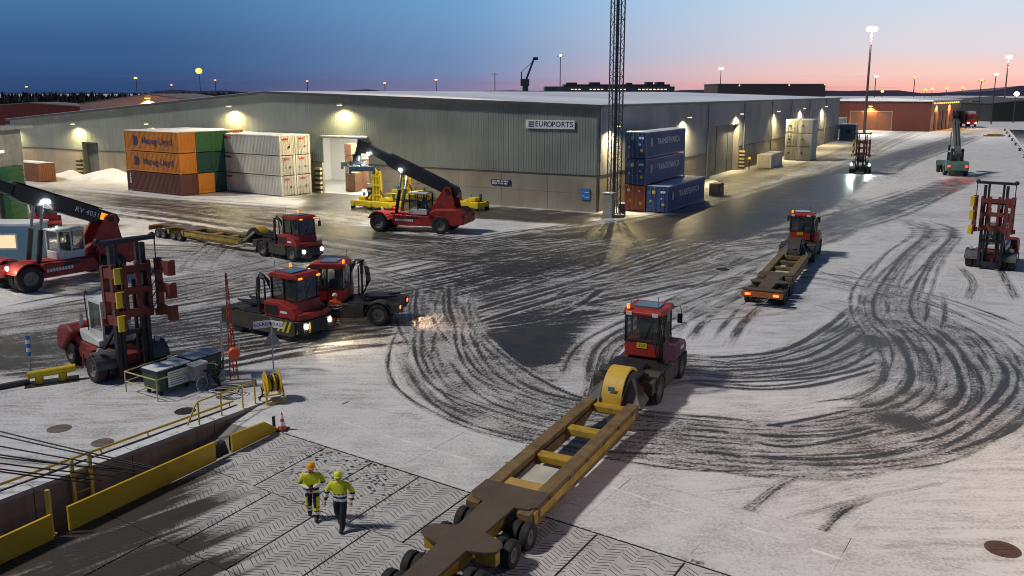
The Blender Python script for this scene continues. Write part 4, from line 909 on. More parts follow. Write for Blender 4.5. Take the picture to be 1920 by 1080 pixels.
def tractor(label,loc,rz,lights=True,tails=False,stripes=False,rear_plate=True,purple=False,cabred=red,tint=glass,beam=420,group='terminal tractors'):
    g=thing('terminal_tractor',label,'tractor',(loc[0],loc[1],0),rz,group)
    for y in(1.08,-1.08): wheel(g,1.95,y,.60,.46); 
    for y in(1.02,-1.02): wheel(g,-1.75,y,.64,.62)
    q=MB(); q.box(-2.75,2.5,-.5,.5,.55,1.1); q.box(-2.9,-2.7,-.95,.95,.7,1.25); q.cyl((1.95,-.9,.6),(1.95,.9,.6),.14); q.cyl((-1.75,-.9,.64),(-1.75,.9,.64),.17); q.build('chassis',blk,g,bevel=.02)
    for s in(1,-1):
        q=MB(); y0,y1=(.56,1.28) if s>0 else(-1.28,-.56); q.prism([(-.92,.42),(1.12,.42),(1.2,.6),(1.2,1.2),(-.92,1.2)],y0,y1); q.build('side_tank',chas,g,bevel=.03)
        q=MB(); arch(q,-1.75,.62,.74,.05,y0+.02*s,y1+.04*s,8,172); q.prism([(-2.95,.75),(-2.45,.75),(-2.5,1.05),(-2.35,1.28),(-2.95,1.28)],y0,y1); q.build('rear_fender',chas,g)
        q=MB(); arch(q,1.95,.6,.70,.05,y0,y1+.0,0,180); q.build('front_fender',chas,g)
        q=MB(); q.box(1.25,1.45,y0+.1,y1,.62,.68); q.box(1.25,1.45,y0+.1,y1,.95,1.0); q.build('step',galv,g)
    q=MB(); q.plate([(-2.9,-.9),(-2.3,-1.25),(.05,-1.25),(.05,1.25),(-2.3,1.25),(-2.9,.9)],1.205,1.30); q.build('rear_deck',blk,g,bevel=.015)
    q=MB(); q.plate([(-2.75,-.42),(-2.2,-.5),(-1.1,-.5),(-.8,-.25),(-.8,.25),(-1.1,.5),(-2.2,.5),(-2.75,.42),(-2.1,.1),(-2.1,-.1)],1.36,1.46,Matrix.Translation((0,0,0))@Matrix.Rotation(R(3),4,'Y')); q.box(-1.7,-1.3,-.6,.6,1.3,1.38); q.build('fifth_wheel',blk,g)
    # front
    q=MB(); q.plate([(2.68,-1.3),(2.98,-1.05),(3.08,-.6),(3.08,.6),(2.98,1.05),(2.68,1.3),(2.45,1.3),(2.45,-1.3)],.42,1.14); q.build('front_bumper',mat('bumper_black',(.03,.03,.032),.6,dirt=.45,dcol=(.12,.11,.09),scale=3),g,bevel=.05)
    q=MB(); q.plate([(2.4,-1.27),(2.72,-1.2),(2.98,-.6),(2.98,.6),(2.72,1.2),(2.4,1.27)],1.15,1.48); q.build('front_cowl',cabred,g,bevel=.05)
    for k in range(4): q=MB(); q.box(3.085,3.10,-.62,.62,.55+k*.13,.60+k*.13); q.build('grille_bar',blk,g)
    if stripes:
        for k in range(5):
            q=MB(); y=-1.28; x=1.35+k*.0; 
            q.prism([(2.46+k*.0,.5),(2.5,.5),(2.5,1.1),(2.46,1.1)],y-.02,y-.01)
        for k in range(4):
            t0=k*.28; q=MB(); p0=Vector((2.69,-1.31,0)).lerp(Vector((3.085,-.62,0)),min(1,t0)); p1=Vector((2.69,-1.31,0)).lerp(Vector((3.085,-.62,0)),min(1,t0+.13)); sh=Vector((2.69,-1.31,0)).lerp(Vector((3.085,-.62,0)),min(1,t0+.3)); sh2=Vector((2.69,-1.31,0)).lerp(Vector((3.085,-.62,0)),min(1,t0+.43)); o_=Vector((.012,-.02,0))
            q.quad(p0+o_+Vector((0,0,.48)),p1+o_+Vector((0,0,.48)),sh2+o_+Vector((0,0,1.08)),sh+o_+Vector((0,0,1.08))); q.build('warning_stripe',yelb,g)
        for s in(1,-1): q=MB(); q.prism([(-2.98,.34),(2.3,.30),(2.62,.4),(2.62,1.12),(1.2,1.2),(-2.98,1.2)],(1.285 if s>0 else-1.345),(1.345 if s>0 else-1.285)); q.build('side_skirt',chas,g)
        for k in range(7):
            q=MB(); x=2.0-k*.34; q.add([(x,-1.352,.5),(x+.15,-1.352,.5),(x+.43,-1.352,1.1),(x+.28,-1.352,1.1)],[(0,1,2,3)]); q.build('warning_stripe',yelb,g) if k<3 else None
    hm=mat('hood_plum',(.16,.04,.08),.5,dirt=.3,scale=2) if purple else cabred
    q=MB(); q.prism([(.35,1.21),(2.62,1.21),(2.66,1.5),(2.35,1.78),(1.5,2.05),(.35,2.05)],-1.27,-.68); q.build('engine_hood',hm,g,bevel=.06)
    q=MB(); q.box(.45,1.4,-1.285,-1.272,1.35,1.85); q.build('hood_grille',blk,g)
    # cab
    X0,X1,Y0,Y1=.28,2.22,-.66,1.0
    q=MB(); q.prism([(X0,1.31),(X1+.12,1.31),(X1+.1,1.75),(X1-.02,2.02),(X0,2.02)],Y0,Y1); q.build('cab_body',cabred,g,bevel=.04)
    for (x,y) in((X0+.05,Y0+.05),(X0+.05,Y1-.05),(X1-.1,Y0+.05),(X1-.1,Y1-.05),(1.25,Y0+.03),(1.25,Y1-.03)): q=MB(); q.bar((x,y,2.0),(x-.02,y,3.2),.09); q.build('cab_pillar',blk,g)
    for nm,(x0,x1,y0,y1) in(('rear_window',(X0+.03,X0+.05,Y0+.1,Y1-.1)),('windscreen',(X1-.12,X1-.10,Y0+.1,Y1-.1)),('side_window',(X0+.1,1.2,Y0+.03,Y0+.05)),('side_window',(1.3,X1-.15,Y0+.03,Y0+.05)),('side_window',(X0+.1,1.2,Y1-.05,Y1-.03)),('side_window',(1.3,X1-.15,Y1-.05,Y1-.03))):
        q=MB(); q.box(x0,x1,y0,y1,2.06,3.18); q.build(nm,blueglass if nm=='windscreen' else tint,g)
    q=MB(); q.prism([(X0-.1,3.2),(X1+.12,3.2),(X1+.16,3.28),(X1-.1,3.48),(X0+.1,3.5),(X0-.12,3.36)],Y0-.06,Y1+.06); q.build('cab_roof',cabred,g,bevel=.05)
    q=MB(); q.box(.75,1.7,Y0+.25,Y1-.25,3.505,3.55); q.build('roof_hatch',mat('roof_hatch_glass',(.10,.17,.22),.15),g)
    q=MB(); q.box(.75,1.25,-.1,.45,2.03,2.45); q.box(.70,.85,-.1,.45,2.4,3.0); q.cyl((1.75,.2,2.03),(1.6,.2,2.6),.04); q.build('seat',blk,g)
    q=MB(); q.cyl((X0,Y1-.15,3.5),(X0,Y1-.15,3.7),.07); q.build('beacon',amber,g)
    for y in(Y0+.02,Y1-.3): q=MB(); q.box(X1+.12,X1+.18,y,y+.26,3.24,3.34); q.build('marker_lamp',amber,g)
    for y,s in((Y0,-1),(Y1,1)):
        m_=bpy.data.objects.new('mirror',None); COL.objects.link(m_); m_.parent=g
        q=MB(); q.tube([(X1-.1,y,3.3),(X1+.05,y+.35*s,3.35),(X1+.05,y+.42*s,2.9)],.02); q.build('arm',blk,m_); q=MB(); q.box(X1+.0,X1+.1,y+.36*s-.09,y+.36*s+.13,2.55,2.98); q.build('mirror_head',blk,m_)
    for y in(Y0+.1,Y1-.36): q=MB(); q.box(X0-.16,X0-.10,y,y+.26,3.24,3.40); q.build('work_lamp',whitep,g)
    for y in(Y0-.03,Y1+.03): q=MB(); q.tube([(X0+.02,y,2.1),(X0-.04,y,2.2),(X0-.04,y,3.0),(X0+.02,y,3.1)],.018); q.build('grab_rail',galv,g)
    q=MB(); q.tube([(X0+.2,Y0+.2,3.5),(X0+.18,Y0+.2,4.1)],.012); q.build('antenna',blk,g)
    q=MB(); q.bar((X1-.085,.1,2.12),(X1-.085,.45,2.9),.03); q.build('wiper',blk,g); q=MB(); q.bar((X0+.02,.1,2.12),(X0+.02,-.2,2.8),.03); q.build('wiper',blk,g)
    q=MB(); q.box(X0-.012,X1+.0,Y0-.012,Y0-.002,1.97,2.06); q.box(X0-.012,X1+.0,Y1+.002,Y1+.012,1.97,2.06); q.box(X0-.012,X0-.002,Y0,Y1,1.97,2.06); q.build('window_trim',blk,g)
    for y in(Y0-.006,Y1+.006): q=MB(); q.box(1.24,1.27,y-.004,y+.004,1.36,1.97); q.box(1.05,1.2,y-.02,y+.02,1.84,1.89); q.build('door_seam',blk,g)
    q=MB(); q.box(1.55,2.05,-1.279,-1.272,1.5,1.62); q.build('decal',wht,g)
    for y in(.98,-.98): q=MB(); q.box(-2.62,-2.58,y-.28,y+.28,.25,.8); q.build('mud_flap',hose,g)
    # hoses and exhaust behind the cab
    q=MB(); q.cyl((-.2,-1.1,1.3),(-.2,-1.1,3.25),.07,n=8); q.cyl((-.2,-1.1,2.5),(-.2,-1.1,3.15),.11,n=8); q.build('exhaust_stack',mat('exhaust_steel',(.10,.09,.08),.5,metal=.6),g)
    for k in range(5):
        q=MB(); y=-1.0+.07*k; q.tube([(.35,-.78,2.6+.1*k),(.1,-.85-.03*k,3.1+.07*k),(-.2-.06*k,y,3.2+.05*k),(-.42-.08*k,y,2.9),(-.5-.08*k,y,2.2),(-.45,y,1.6),(-.3,y,1.35)],.028); q.build('hose',hose,g)
    q=MB(); q.bar((-.1,-.75,1.3),(-.1,-.75,3.0),.07); q.bar((-.1,-.75,3.0),(-.3,-.95,3.2),.05); q.build('hose_mast',blk,g)
    if rear_plate:
        q=MB(); q.box(X0-.02,X0-.003,-.05,.42,1.72,1.96); p_=q.build('number_plate',yelb,g); text('lettering','233',.2,blkp,g,frameM((X0-.022,.18,1.84),(0,-1,0),(0,0,1)),depth=.002)
    if tails: spot(g,(-3.1,0,1.4),(0,R(58),0),330,(1,.66,.36),100)
    for y in(.88,-.88):
        q=MB(); q.cyl((3.0,y,.86),(3.06,y,.86),.13,n=14); q.build('headlight',head if lights else mat('lamp_off',(.5,.5,.48),.2),g)
        if lights: spot(g,(3.2,y,.86),(0,R(-83),0),beam,(1,.78,.5),85)
        q=MB(); q.box(-2.97,-2.905,y-.1,y+.1,.95,1.12); q.build('tail_light',tailo if tails else redlens,g)
    return g
def driver(loc,rz,label,vest):
    p=thing('person',label,'person',loc,rz); q=MB(); q.ball((0,0,.38),.2,.8,1.15,1.7); q.tube([(0,.2,.55),(.1,.27,.3),(.35,.2,.25)],[.07,.06,.045],8); q.tube([(0,-.2,.55),(.1,-.27,.3),(.35,-.2,.25)],[.07,.06,.045],8); q.tube([(0,.1,.05),(.4,.12,.08),(.45,.12,-.3)],[.1,.08,.06],8); q.tube([(0,-.1,.05),(.4,-.12,.08),(.45,-.12,-.3)],[.1,.08,.06],8); q.build('body',vest,p,70); q=MB(); q.ball((.02,0,.86),.105,1,.9,1.2); q.build('head',skin,p,70); return p
def trailer(label,F,rz,gy=yel,sc_=1.0,pitch=0.,group='gooseneck trailers',tails=False,pan=True,neck=None):
    # x runs forward; the front cross member is at x=0, the tail at -13.3
    g=thing('gooseneck_trailer',label,'trailer',(F[0],F[1],0),rz,group); g.rotation_euler=(0,-pitch,rz)
    for s in(1,-1):
        q=MB(); y0,y1=(.64,1.1) if s>0 else(-1.1,-.64); q.prism([(0.1,.72),(0.1,1.05),(-8.4,1.05),(-8.9,.98),(-8.9,.45),(-1.2,.38)],y0,y1); q.build('side_beam',[deck][0],g,bevel=.025)
        q=MB(); q.box(-8.3,-.3,(1.1 if s>0 else-1.12),(1.12 if s>0 else-1.1),.62,.9); q.build('beam_web',gy,g)
    for s in(1,-1):
        for k in range(6): q=MB(); x=-.7-k*1.4; q.lathe([(.055,-.012),(.075,0),(.055,.012),(.04,0),(.055,-.012)],(x,s*1.15,.98),(0,1,0),10); q.build('lashing_eye',blk,g)
        q=MB(); q.tube([(-.2,s*.60,.9),(-2,s*.61,.82),(-4,s*.6,.88),(-6.5,s*.61,.8),(-8.3,s*.6,.85)],.022); q.build('air_line',hose,g)
    for x,w_ in((-.15,.5),(-2.6,.42),(-5.0,.42)):
        q=MB(); q.box(x-w_/2,x+w_/2,-.635,.635,.66,.96); q.build('cross_beam',gy,g,bevel=.05)
    if pan:
        q=MB(); q.box(-7.0,-5.5,-.635,.635,.72,.76); q.build('floor_pan',mat('snowy_pan',(.55,.52,.42),.7,dirt=.4,dcol=(.3,.26,.18),scale=1.5),g)
        q=MB(); q.box(-7.6,-7.02,-.635,.635,.80,.97); q.build('cross_beam',mat('ochre_panel',(.55,.34,.09),.6,dirt=.3,scale=2),g)
    q=MB(); q.plate([(-7.62,-1.12),(-7.62,1.12),(-8.5,1.15),(-8.72,.95),(-8.8,.52),(-10.35,.46),(-10.55,1.05),(-10.7,1.22),(-11.05,1.22),(-11.2,1.0),(-11.35,.46),(-13.3,.42),(-13.4,1.2),(-13.9,1.25),(-13.9,-1.25),(-13.4,-1.2),(-13.3,-.42),(-11.35,-.46),(-11.2,-1.0),(-11.05,-1.22),(-10.7,-1.22),(-10.55,-1.05),(-10.35,-.46),(-8.8,-.52),(-8.72,-.95),(-8.5,-1.15)],.985,1.075); q.build('spine_deck',spine,g,bevel=.02)
    q=MB(); q.box(-13.0,-8.7,-.32,.32,.5,.98); q.build('spine_box',gy,g)
    for x in(-8.62,-10.88):
        for s in(1,-1):
            q=MB(); q.box(x-.12,x+.12,(.5 if s>0 else -1.15),(1.15 if s>0 else-.5),.55,.98); q.build('bogie_bracket',gy,g)
    for x in(-9.05,-10.05,-11.7,-12.65):
        for s in(1,-1):
            wheel(g,x,s*.78,.41,.26,n=20); wheel(g,x,s*1.10,.41,.26,n=20)
        q=MB(); q.cyl((x,-1.1,.46),(x,1.1,.46),.09,n=8); q.build('axle',blk,g)
    q=MB(); q.box(-14.02,-13.91,-1.25,1.25,.62,.95); q.build('tail_board',mat('tail_board_orange',(.40,.13,.03),.5,dirt=.5,dcol=(.1,.05,.03),scale=3),g)
    for y in(.85,-.85): q=MB(); q.box(-14.06,-14.025,y-.16,y+.16,.74,.86); q.build('tail_light',tailo if tails else redlens,g)
    # gooseneck: curved yellow plate rising over the tractor deck, with dark cheeks
    n=12; V=[]; Fs=[]
    for i in range(n+1):
        a=R(195-165*i/n); x=1.05+1.12*math.cos(a); z=1.0+1.15*math.sin(a)
        for r_ in(0,.09):
            k=1-r_; V+=[(1.05+(x-1.05)*k,-.42,1.0+(z-1.0)*k),(1.05+(x-1.05)*k,.42,1.0+(z-1.0)*k)]
    for i in range(n):
        a,b_=4*i,4*i+4; Fs+=[(a,a+1,b_+1,b_),(a+2,b_+2,b_+3,a+3),(a,b_,b_+2,a+2),(a+1,a+3,b_+3,b_+1)]
    q=MB(); q.add(V,Fs); q.build('neck_plate',neck or mat('neck_yellow',(.66,.42,.05),.5,dirt=.3,dcol=(.3,.17,.04),scale=1.6),g,50)
    for s in(1,-1):
        q=MB(); y=.45*s; q.prism([(-.1,.7),(-.1,1.15),(.2,1.6),(.65,1.95),(1.2,2.02),(1.9,1.75),(2.6,1.62),(2.6,1.48),(1.8,1.50),(1.2,1.45),(.9,1.1),(.9,.7)],y-.03,y+.03); q.build('neck_cheek',blk,g)
        q=MB(); q.add([(.1,y+.05*s,.75),(.1,y+.75*s,.8),(.9,y+.8*s,1.05),(1.3,y+.05*s,1.7),(.95,y+.02*s,1.75)],[(0,1,2,3,4),(4,3,2,1,0)]); m_=q.build('mud_flap',mat('flap_grey',(.16,.15,.135),.7,dirt=.4,scale=3),g)
    q=MB(); q.box(.6,2.9,-.3,.3,1.48,1.62); q.cyl((2.9,0,1.3),(2.9,0,1.6),.09); q.build('king_pin_beam',blk,g)
    q=MB(); q.box(-.12,-.08,.2,.0,1,1); 
    q=MB(); q.box(-.104,-.09,-.14,.14,1.45,1.63); b_=q.build('neck_badge',mat('badge_blue',(.12,.18,.30),.4),g); b_.location=(.06,0,.02)
    for c in g.children:
        if c.type=='MESH' and c.name.split('.')[0] not in('neck_plate','neck_cheek','mud_flap','king_pin_beam','neck_badge'): c.scale=(sc_,1,1)
        elif c.type=='EMPTY': c.location.x*=sc_
    return g
def reach_stacker(label,loc,rz,body=red,boom_ang=25.,ext=10.2,lights=None,tails=False,spreader=True,spr_rot=0.,brand='plain',work=False):
    g=thing('reach_stacker',label,'reach stacker',(loc[0],loc[1],0),rz,'reach stackers')
    for s in(1,-1):
        wheel(g,3.2,s*1.75,.88,.62); wheel(g,3.2,s*1.0,.88,.62); wheel(g,-3.0,s*1.45,.85,.6)
    q=MB(); q.prism([(-4.6,.75),(-2.2,.55),(2.2,.6),(2.9,1.2),(3.9,1.2),(4.4,1.0),(4.4,1.6),(2.2,1.75),(-.5,1.55),(-2.1,1.7),(-4.6,1.85)],-.75,.75); q.build('chassis',body,g,bevel=.04)
    for s in(1,-1):
        y0,y1=(.78,1.28) if s>0 else(-1.28,-.78); q=MB(); q.prism([(-2.0,.6),(2.0,.62),(2.15,1.0),(1.9,1.62),(-1.6,1.5),(-2.05,1.1)],y0,y1); q.build('side_frame',body,g,bevel=.04)
        q=MB(); arch(q,3.2,.9,1.0,.07,(.7 if s>0 else-2.1),(2.1 if s>0 else-.7),20,165); q.build('front_fender',body,g)
        for k in range(9): q=MB(); x=-.1+k*.21; q.box(x,x+.15,(1.285 if s>0 else-1.294),(1.294 if s>0 else-1.285),1.0,1.22); q.build('letter_mark',wht,g)
        q=MB(); q.box(-.6,.5,(1.29 if s>0 else-1.31),(1.31 if s>0 else-1.29),1.28,1.5); q.build('step_plate',blk,g)
    q=MB(); q.prism([(-5.35,.95),(-4.2,.75),(-2.0,1.72),(-1.9,2.05),(-2.4,2.3),(-4.6,2.35),(-5.2,1.95)],-1.62,1.62); q.build('counterweight',body,g,bevel=.12)
    # cab
    c=bpy.data.objects.new('cab',None); COL.objects.link(c); c.parent=g; c.location=(-.4,0,1.6)
    q=MB(); q.box(-.95,.95,-.8,.8,.0,.55); q.build('cab_base',whitep,c,bevel=.05)
    for x in(-.92,.0,.88):
        for y in(-.76,.76): q=MB(); q.bar((x,y,.5),(x,y,1.95),.09); q.build('pillar',whitep if body is red and brand!='plain' else blk,c)
    q=MB(); q.box(-.88,.88,-.74,-.72,.56,1.9); q.box(-.88,.88,.72,.74,.56,1.9); q.box(.84,.86,-.7,.7,.56,1.9); q.box(-.9,-.88,-.7,.7,.56,1.9); q.build('cab_glass',glass,c)
    q=MB(); q.box(-1.02,1.02,-.85,.85,1.95,2.1); q.build('cab_roof',whitep,c,bevel=.05); q=MB(); q.box(-.3,.2,-.3,.3,.56,1.0); q.box(-.4,-.25,-.3,.3,.9,1.5); q.build('seat',blk,c)
    # boom
    for s in(1,-1):
        q=MB(); y=s*.78; q.prism([(-4.3,1.9),(-3.1,1.9),(-2.2,1.75),(-1.5,1.75),(-3.15,4.3),(-3.75,4.35)],y-.10,y+.10); q.build('boom_tower',body if boom_ang<35 else blk,g)
    q=MB(); q.cyl((-3.45,-.95,4.0),(-3.45,.95,4.0),.2); q.build('pivot_pin',blk,g)
    bm=bpy.data.objects.new('boom',None); COL.objects.link(bm); bm.parent=g; bm.location=(-3.45,0,4.0); bm.rotation_euler=(0,-R(boom_ang),0)
    q=MB(); q.prism([(-.9,-.35),(-.5,-.5),(6.2,-.62),(6.9,-.45),(6.9,.48),(-.6,.52),(-.95,.2)],-.45,.45); q.build('outer_boom',boomm if body is not teal else mat('boom_grey',(.11,.13,.13),.5,dirt=.3,scale=2),bm,bevel=.04)
    q=MB(); q.box(6.0,ext,-.34,.34,-.36,.36); q.build('inner_boom',boomm,bm,bevel=.03)
    q=MB(); q.prism([(ext-.9,-.3),(ext+.3,-.1),(ext+.35,.5),(ext-.7,.55)],-.4,.4); q.prism([(ext-.2,-.1),(ext+.3,-.1),(ext+.2,-1.1),(ext-.1,-1.1)],-.3,.3); q.build('boom_head',blk,bm)
    for s in(.2,-.2): q=MB(); q.tube([(.5,s,.6),(3,s,.6),(6.8,s,.56)],.04); q.build('hose',hose,bm)
    (text('lettering','RV 4031',.5,wht,bm,frameM((1.6,.462,.0),(-1,0,0),(0,0,1))),MB().box(.1,.6,.455,.463,-.2,.3).build('badge',amber,bm)) if brand!='plain' else None
    if work:
        for x_ in(ext-1.2,5.2): q=MB(); q.box(x_-.12,x_+.12,.46,.62,-.45,-.25); q.build('work_lamp',headw,bm); spot(bm,(x_,.6,-.6),(R(-25),0,0),900,(.8,1,.97),130)
    if lights:
        q=MB(); q.ball((4.6,.55,-.1),.16); q.build('boom_lamp',headw,bm); spot(bm,(4.6,.75,-.1),(R(-60),0,0),500,(1,.97,.9),120)
    ca,sa=math.cos(R(boom_ang)),math.sin(R(boom_ang))
    bp=lambda d,h:Vector((-3.45+d*ca-h*sa,0,4.0+d*sa+h*ca))
    for s in(1,-1):
        e=bp(4.9,-.5); b0=Vector((1.9,s*.66,1.65)); e=Vector((e.x,s*.6,e.z)); mid=b0.lerp(e,.58)
        q=MB(); q.cyl(b0,mid,.17,n=12); cy_=q.build('lift_cylinder',blk,g); q=MB(); q.cyl(mid,e,.10,n=10); q.build('piston_rod',galv,cy_)
    if spreader:
        h=bp(ext+.1,-1.1); sp=bpy.data.objects.new('spreader',None); COL.objects.link(sp); sp.parent=g; sp.location=(h.x,0,h.z-.1); sp.rotation_euler=(0,0,spr_rot)
        q=MB(); q.cyl((0,0,-.55),(0,0,.15),.42,n=14); q.box(-.8,.8,-.8,.8,-.75,-.5); q.build('rotator',blk,sp)
        sm_=mat('spreader_grey',(.42,.50,.48),.5,dirt=.4,dcol=(.15,.17,.16),scale=3)
        q=MB(); q.box(-.6,-.25,-3.0,3.0,-1.15,-.78); q.box(.25,.6,-3.0,3.0,-1.15,-.78); q.box(-.6,.6,-.9,-.5,-1.15,-.8); q.box(-.6,.6,.5,.9,-1.15,-.8); q.build('spreader_beam',sm_,sp)
        for s in(1,-1):
            q=MB(); q.box(-1.2,1.2,s*3.0-.16,s*3.0+.16,-1.25,-.8); q.box(-1.22,-.98,s*3-.18,s*3+.18,-1.5,-1.25); q.box(.98,1.22,s*3-.18,s*3+.18,-1.5,-1.25); q.build('end_beam',sm_,sp)
    for s in(1,-1):
        q=MB(); q.box(-5.4,-5.33,s*1.25-.18,s*1.25+.18,1.5,1.75); q.build('tail_light',tail if tails else redlens,g)
        if tails: spot(g,(-5.5,s*1.25,1.6),(0,R(70),0),110,(1,.06,.03),110)
        q=MB(); q.cyl((4.35,s*1.5,1.75),(4.45,s*1.5,1.75),.14,n=12); q.build('headlight',head if lights else mat('lamp_off',(.5,.5,.48),.2),g)
        if lights: spot(g,(4.6,s*1.5,1.7),(0,R(-75),0),lights,(1,.85,.62),95)
    return g
def clamp_truck(label,loc,rz,body=mat('forklift_red',(.25,.025,.016),.5,dirt=.6,dcol=(.09,.035,.025),scale=1.8),lights=None,cabm=whitep,zc=3.1):
    g=thing('clamp_forklift',label,'forklift',(loc[0],loc[1],0),rz,'clamp forklifts')
    for s in(1,-1):
        wheel(g,1.8,s*1.42,.62,.5); wheel(g,1.8,s*.86,.62,.5); wheel(g,-1.8,s*.95,.58,.46)
        q=MB(); arch(q,1.8,.62,.70,.06,(.6 if s>0 else-1.72),(1.72 if s>0 else-.6),5,120,7); q.build('front_fender',mat('fender_grey',(.10,.10,.10),.6,dirt=.4,scale=3),g)
        q=MB(); q.prism([(.9,.5),(1.15,1.35),(2.1,1.4),(2.1,1.32),(1.2,1.28)],(1.66 if s>0 else-1.72),(1.72 if s>0 else-1.66)); q.build('fender_side',body,g)
    q=MB(); q.prism([(-2.6,.6),(-1.2,.45),(1.0,.45),(2.3,.5),(2.3,1.1),(1.0,1.25),(-.9,1.3),(-1.2,1.5),(-2.2,1.65)],-.95,.95); q.build('chassis',body,g,bevel=.05)
    q=MB(); q.prism([(-2.95,.7),(-2.3,.6),(-1.5,1.35),(-1.1,1.75),(-1.7,2.0),(-2.6,1.85),(-2.95,1.45)],-1.3,1.3); q.build('counterweight',body,g,bevel=.15)
    q=MB(); q.prism([(-1.2,1.3),(.9,1.3),(.9,1.6),(-.2,1.75),(-1.2,1.85)],-.85,.85); q.build('hood',cabm,g,bevel=.05)
    for s in(1,-1): q=MB(); q.box(.3,.95,(.9 if s>0 else-1.25),(1.25 if s>0 else-.9),.85,1.25); q.build('tool_box',body,g)
    q=MB()
    for x in(-.35,.95):
        for y in(-.62,.62): q.bar((x,y,1.6),(x-.05,y,3.35),.1)
    q.box(-.42,1.05,-.72,.72,3.35,3.48); q.box(-.4,1.0,-.68,-.6,1.6,2.0); q.box(-.4,1.0,.6,.68,1.6,2.0); q.build('cab_frame',cabm,g)
    q=MB(); q.box(-.3,.9,-.63,-.61,2.0,3.35); q.box(-.3,.9,.61,.63,2.0,3.35); q.box(.9,.92,-.58,.58,1.7,3.35); q.box(-.38,-.36,-.58,.58,1.9,3.35); q.build('cab_glass',glass,g)
    q=MB(); q.box(-.15,.3,-.28,.28,1.7,2.1); q.box(-.25,-.1,-.28,.28,2.0,2.7); q.build('seat',blk,g)
    q=MB(); q.tube([(-.35,-.75,1.9),(-.4,-.8,3.6),(-.35,-.75,3.7)],.03); q.ball((-.35,-.75,3.75),.08); q.build('mirror_pole',blk,g)
    q=MB(); q.cyl((-1.5,-.6,1.8),(-1.5,-.6,2.5),.09); q.build('exhaust',galv,g)
    # mast: outer and inner rails, cross heads
    for s in(1,-1):
        q=MB(); q.box(2.45,2.75,s*.72-.09,s*.72+.09,.25,6.3); q.build('mast_rail',blk,g); q=MB(); q.box(2.5,2.68,s*.48-.07,s*.48+.07,.4,6.55); q.build('inner_rail',blk,g)
        q=MB(); q.cyl((2.35,s*.32,.5),(2.35,s*.32,4.6),.09,n=8); q.build('lift_cylinder',blk,g); q=MB(); q.bar((1.1,s*.75,1.2),(2.45,s*.75,2.4),.14); q.build('tilt_cylinder',blk,g)
        q=MB(); q.tube([(2.8,s*1.25,6.5),(2.8,s*1.25,4.2)],.03); q.build('guard_rod',blk,g)
    q=MB(); q.box(2.4,2.8,-1.3,1.3,6.4,6.58); q.ball((2.6,1.25,6.55),.16); q.ball((2.6,-1.25,6.55),.16); q.build('mast_crosshead',blk,g)
    for a_ in((2.45,2.7,-.8,.8,.3,.6),(2.45,2.6,-.8,.8,2.1,2.3),(2.45,2.6,-.75,.75,4.9,5.1)): q=MB(); q.box(*a_); q.build('cross_member',blk,g)
    # clamp: carriage, two arm groups with three fingers each
    q=MB(); q.box(2.8,3.0,-.9,.9,zc-.1,zc+.25); q.box(2.8,3.0,-.9,.9,zc+.95,zc+1.25); q.box(2.8,3.0,-.9,.9,zc+1.95,zc+2.25)
    for y in(-.8,-.3,.3,.8): q.box(2.78,2.98,y-.09,y+.09,zc-.2,zc+2.4)
    q.build('carriage',rust,g)
    for k in range(4): q=MB(); q.tube([(2.9,.5,zc+.3+k*.5),(3.2,.75,zc+.2+k*.5),(3.1,1.05,zc+.5+k*.5)],.025); q.build('hose',hose,g)
    for s in(1,-1):
        a=bpy.data.objects.new('clamp_arm',None); COL.objects.link(a); a.parent=g; a.location=(3.02,s*1.22,zc)
        q=MB(); q.box(-.12,.1,-.14,.14,-.25,2.45); q.box(.0,.12,-.3*1,.3,-.2,.1); q.build('arm_post',rust,a)
        for k in range(3):
            z=k*1.05; q=MB(); q.prism([(.1,z-.16),(1.25,z-.08),(1.25,z+.2),(.1,z+.26)],-.10,.10); f_=q.build('finger',rust,a)
            q=MB(); q.box(1.0,1.4,-.1-.03-.06*0-(.05 if s>0 else -.0)-.05,(.1+.05) if s<0 else -.10-.003,z-.28,z+.36) if s>0 else q.box(1.0,1.4,.103,.18,z-.28,z+.36); q.build('pad',rust,f_)
            q=MB(); q.box(1.26,1.36,-.16 if s<0 else -.09,.18 if s<0 else .13,z-.3,z+.4); q.build('finger_tip',yelb if s<0 else rust,f_)
    for s in(1,-1):
        q=MB(); q.cyl((2.05,s*1.35,1.5),(2.15,s*1.35,1.5),.13,n=10); q.build('headlight',headw if lights else mat('lamp_off',(.5,.5,.48),.2),g)
        if lights: spot(g,(2.3,s*1.35,1.5),(0,R(-78),0),lights,(.85,1,.95),90)
        q=MB(); q.box(-2.99,-2.96,s*.9-.12,s*.9+.12,1.3,1.45); q.build('tail_light',redlens,g)
    return g
skin=mat('skin',(.45,.24,.16),.6); hiv=mat('hi_vis_yellow',(.78,.76,.02),.7,dirt=.2,dcol=(.4,.45,.03),scale=6); hio=mat('hi_vis_orange',(.85,.11,.015),.7); dkc=mat('dark_workwear',(.012,.014,.024),.8); refl=mat('reflective_tape',(.8,.78,.72),.35)
YA=math.atan2(.9,.434)
tractor('red terminal tractor seen from behind pulling the long yellow trailer in the foreground',(5.88,36.6),YA,lights=False,purple=True)
trailer('long worn yellow gooseneck trailer running off the bottom edge of the picture',(3.93,32.0),YA-R(1.8),pitch=.016,sc_=1.06)
tractor('terminal tractor seen from behind at the right, pulling the trailer with lit tail lights',(23.3,67.7),YA,lights=False)
trailer('brown gooseneck trailer with two lit tail lights at the right of the yard',(21.2,63.2),YA,tails=True,gy=deck,sc_=.96,neck=chas)
hC=R(-38); tractor('red terminal tractor with lit headlights towing the yellow trailer across the left of the yard',(-18.0,67.7),hC,lights=True,rear_plate=False)
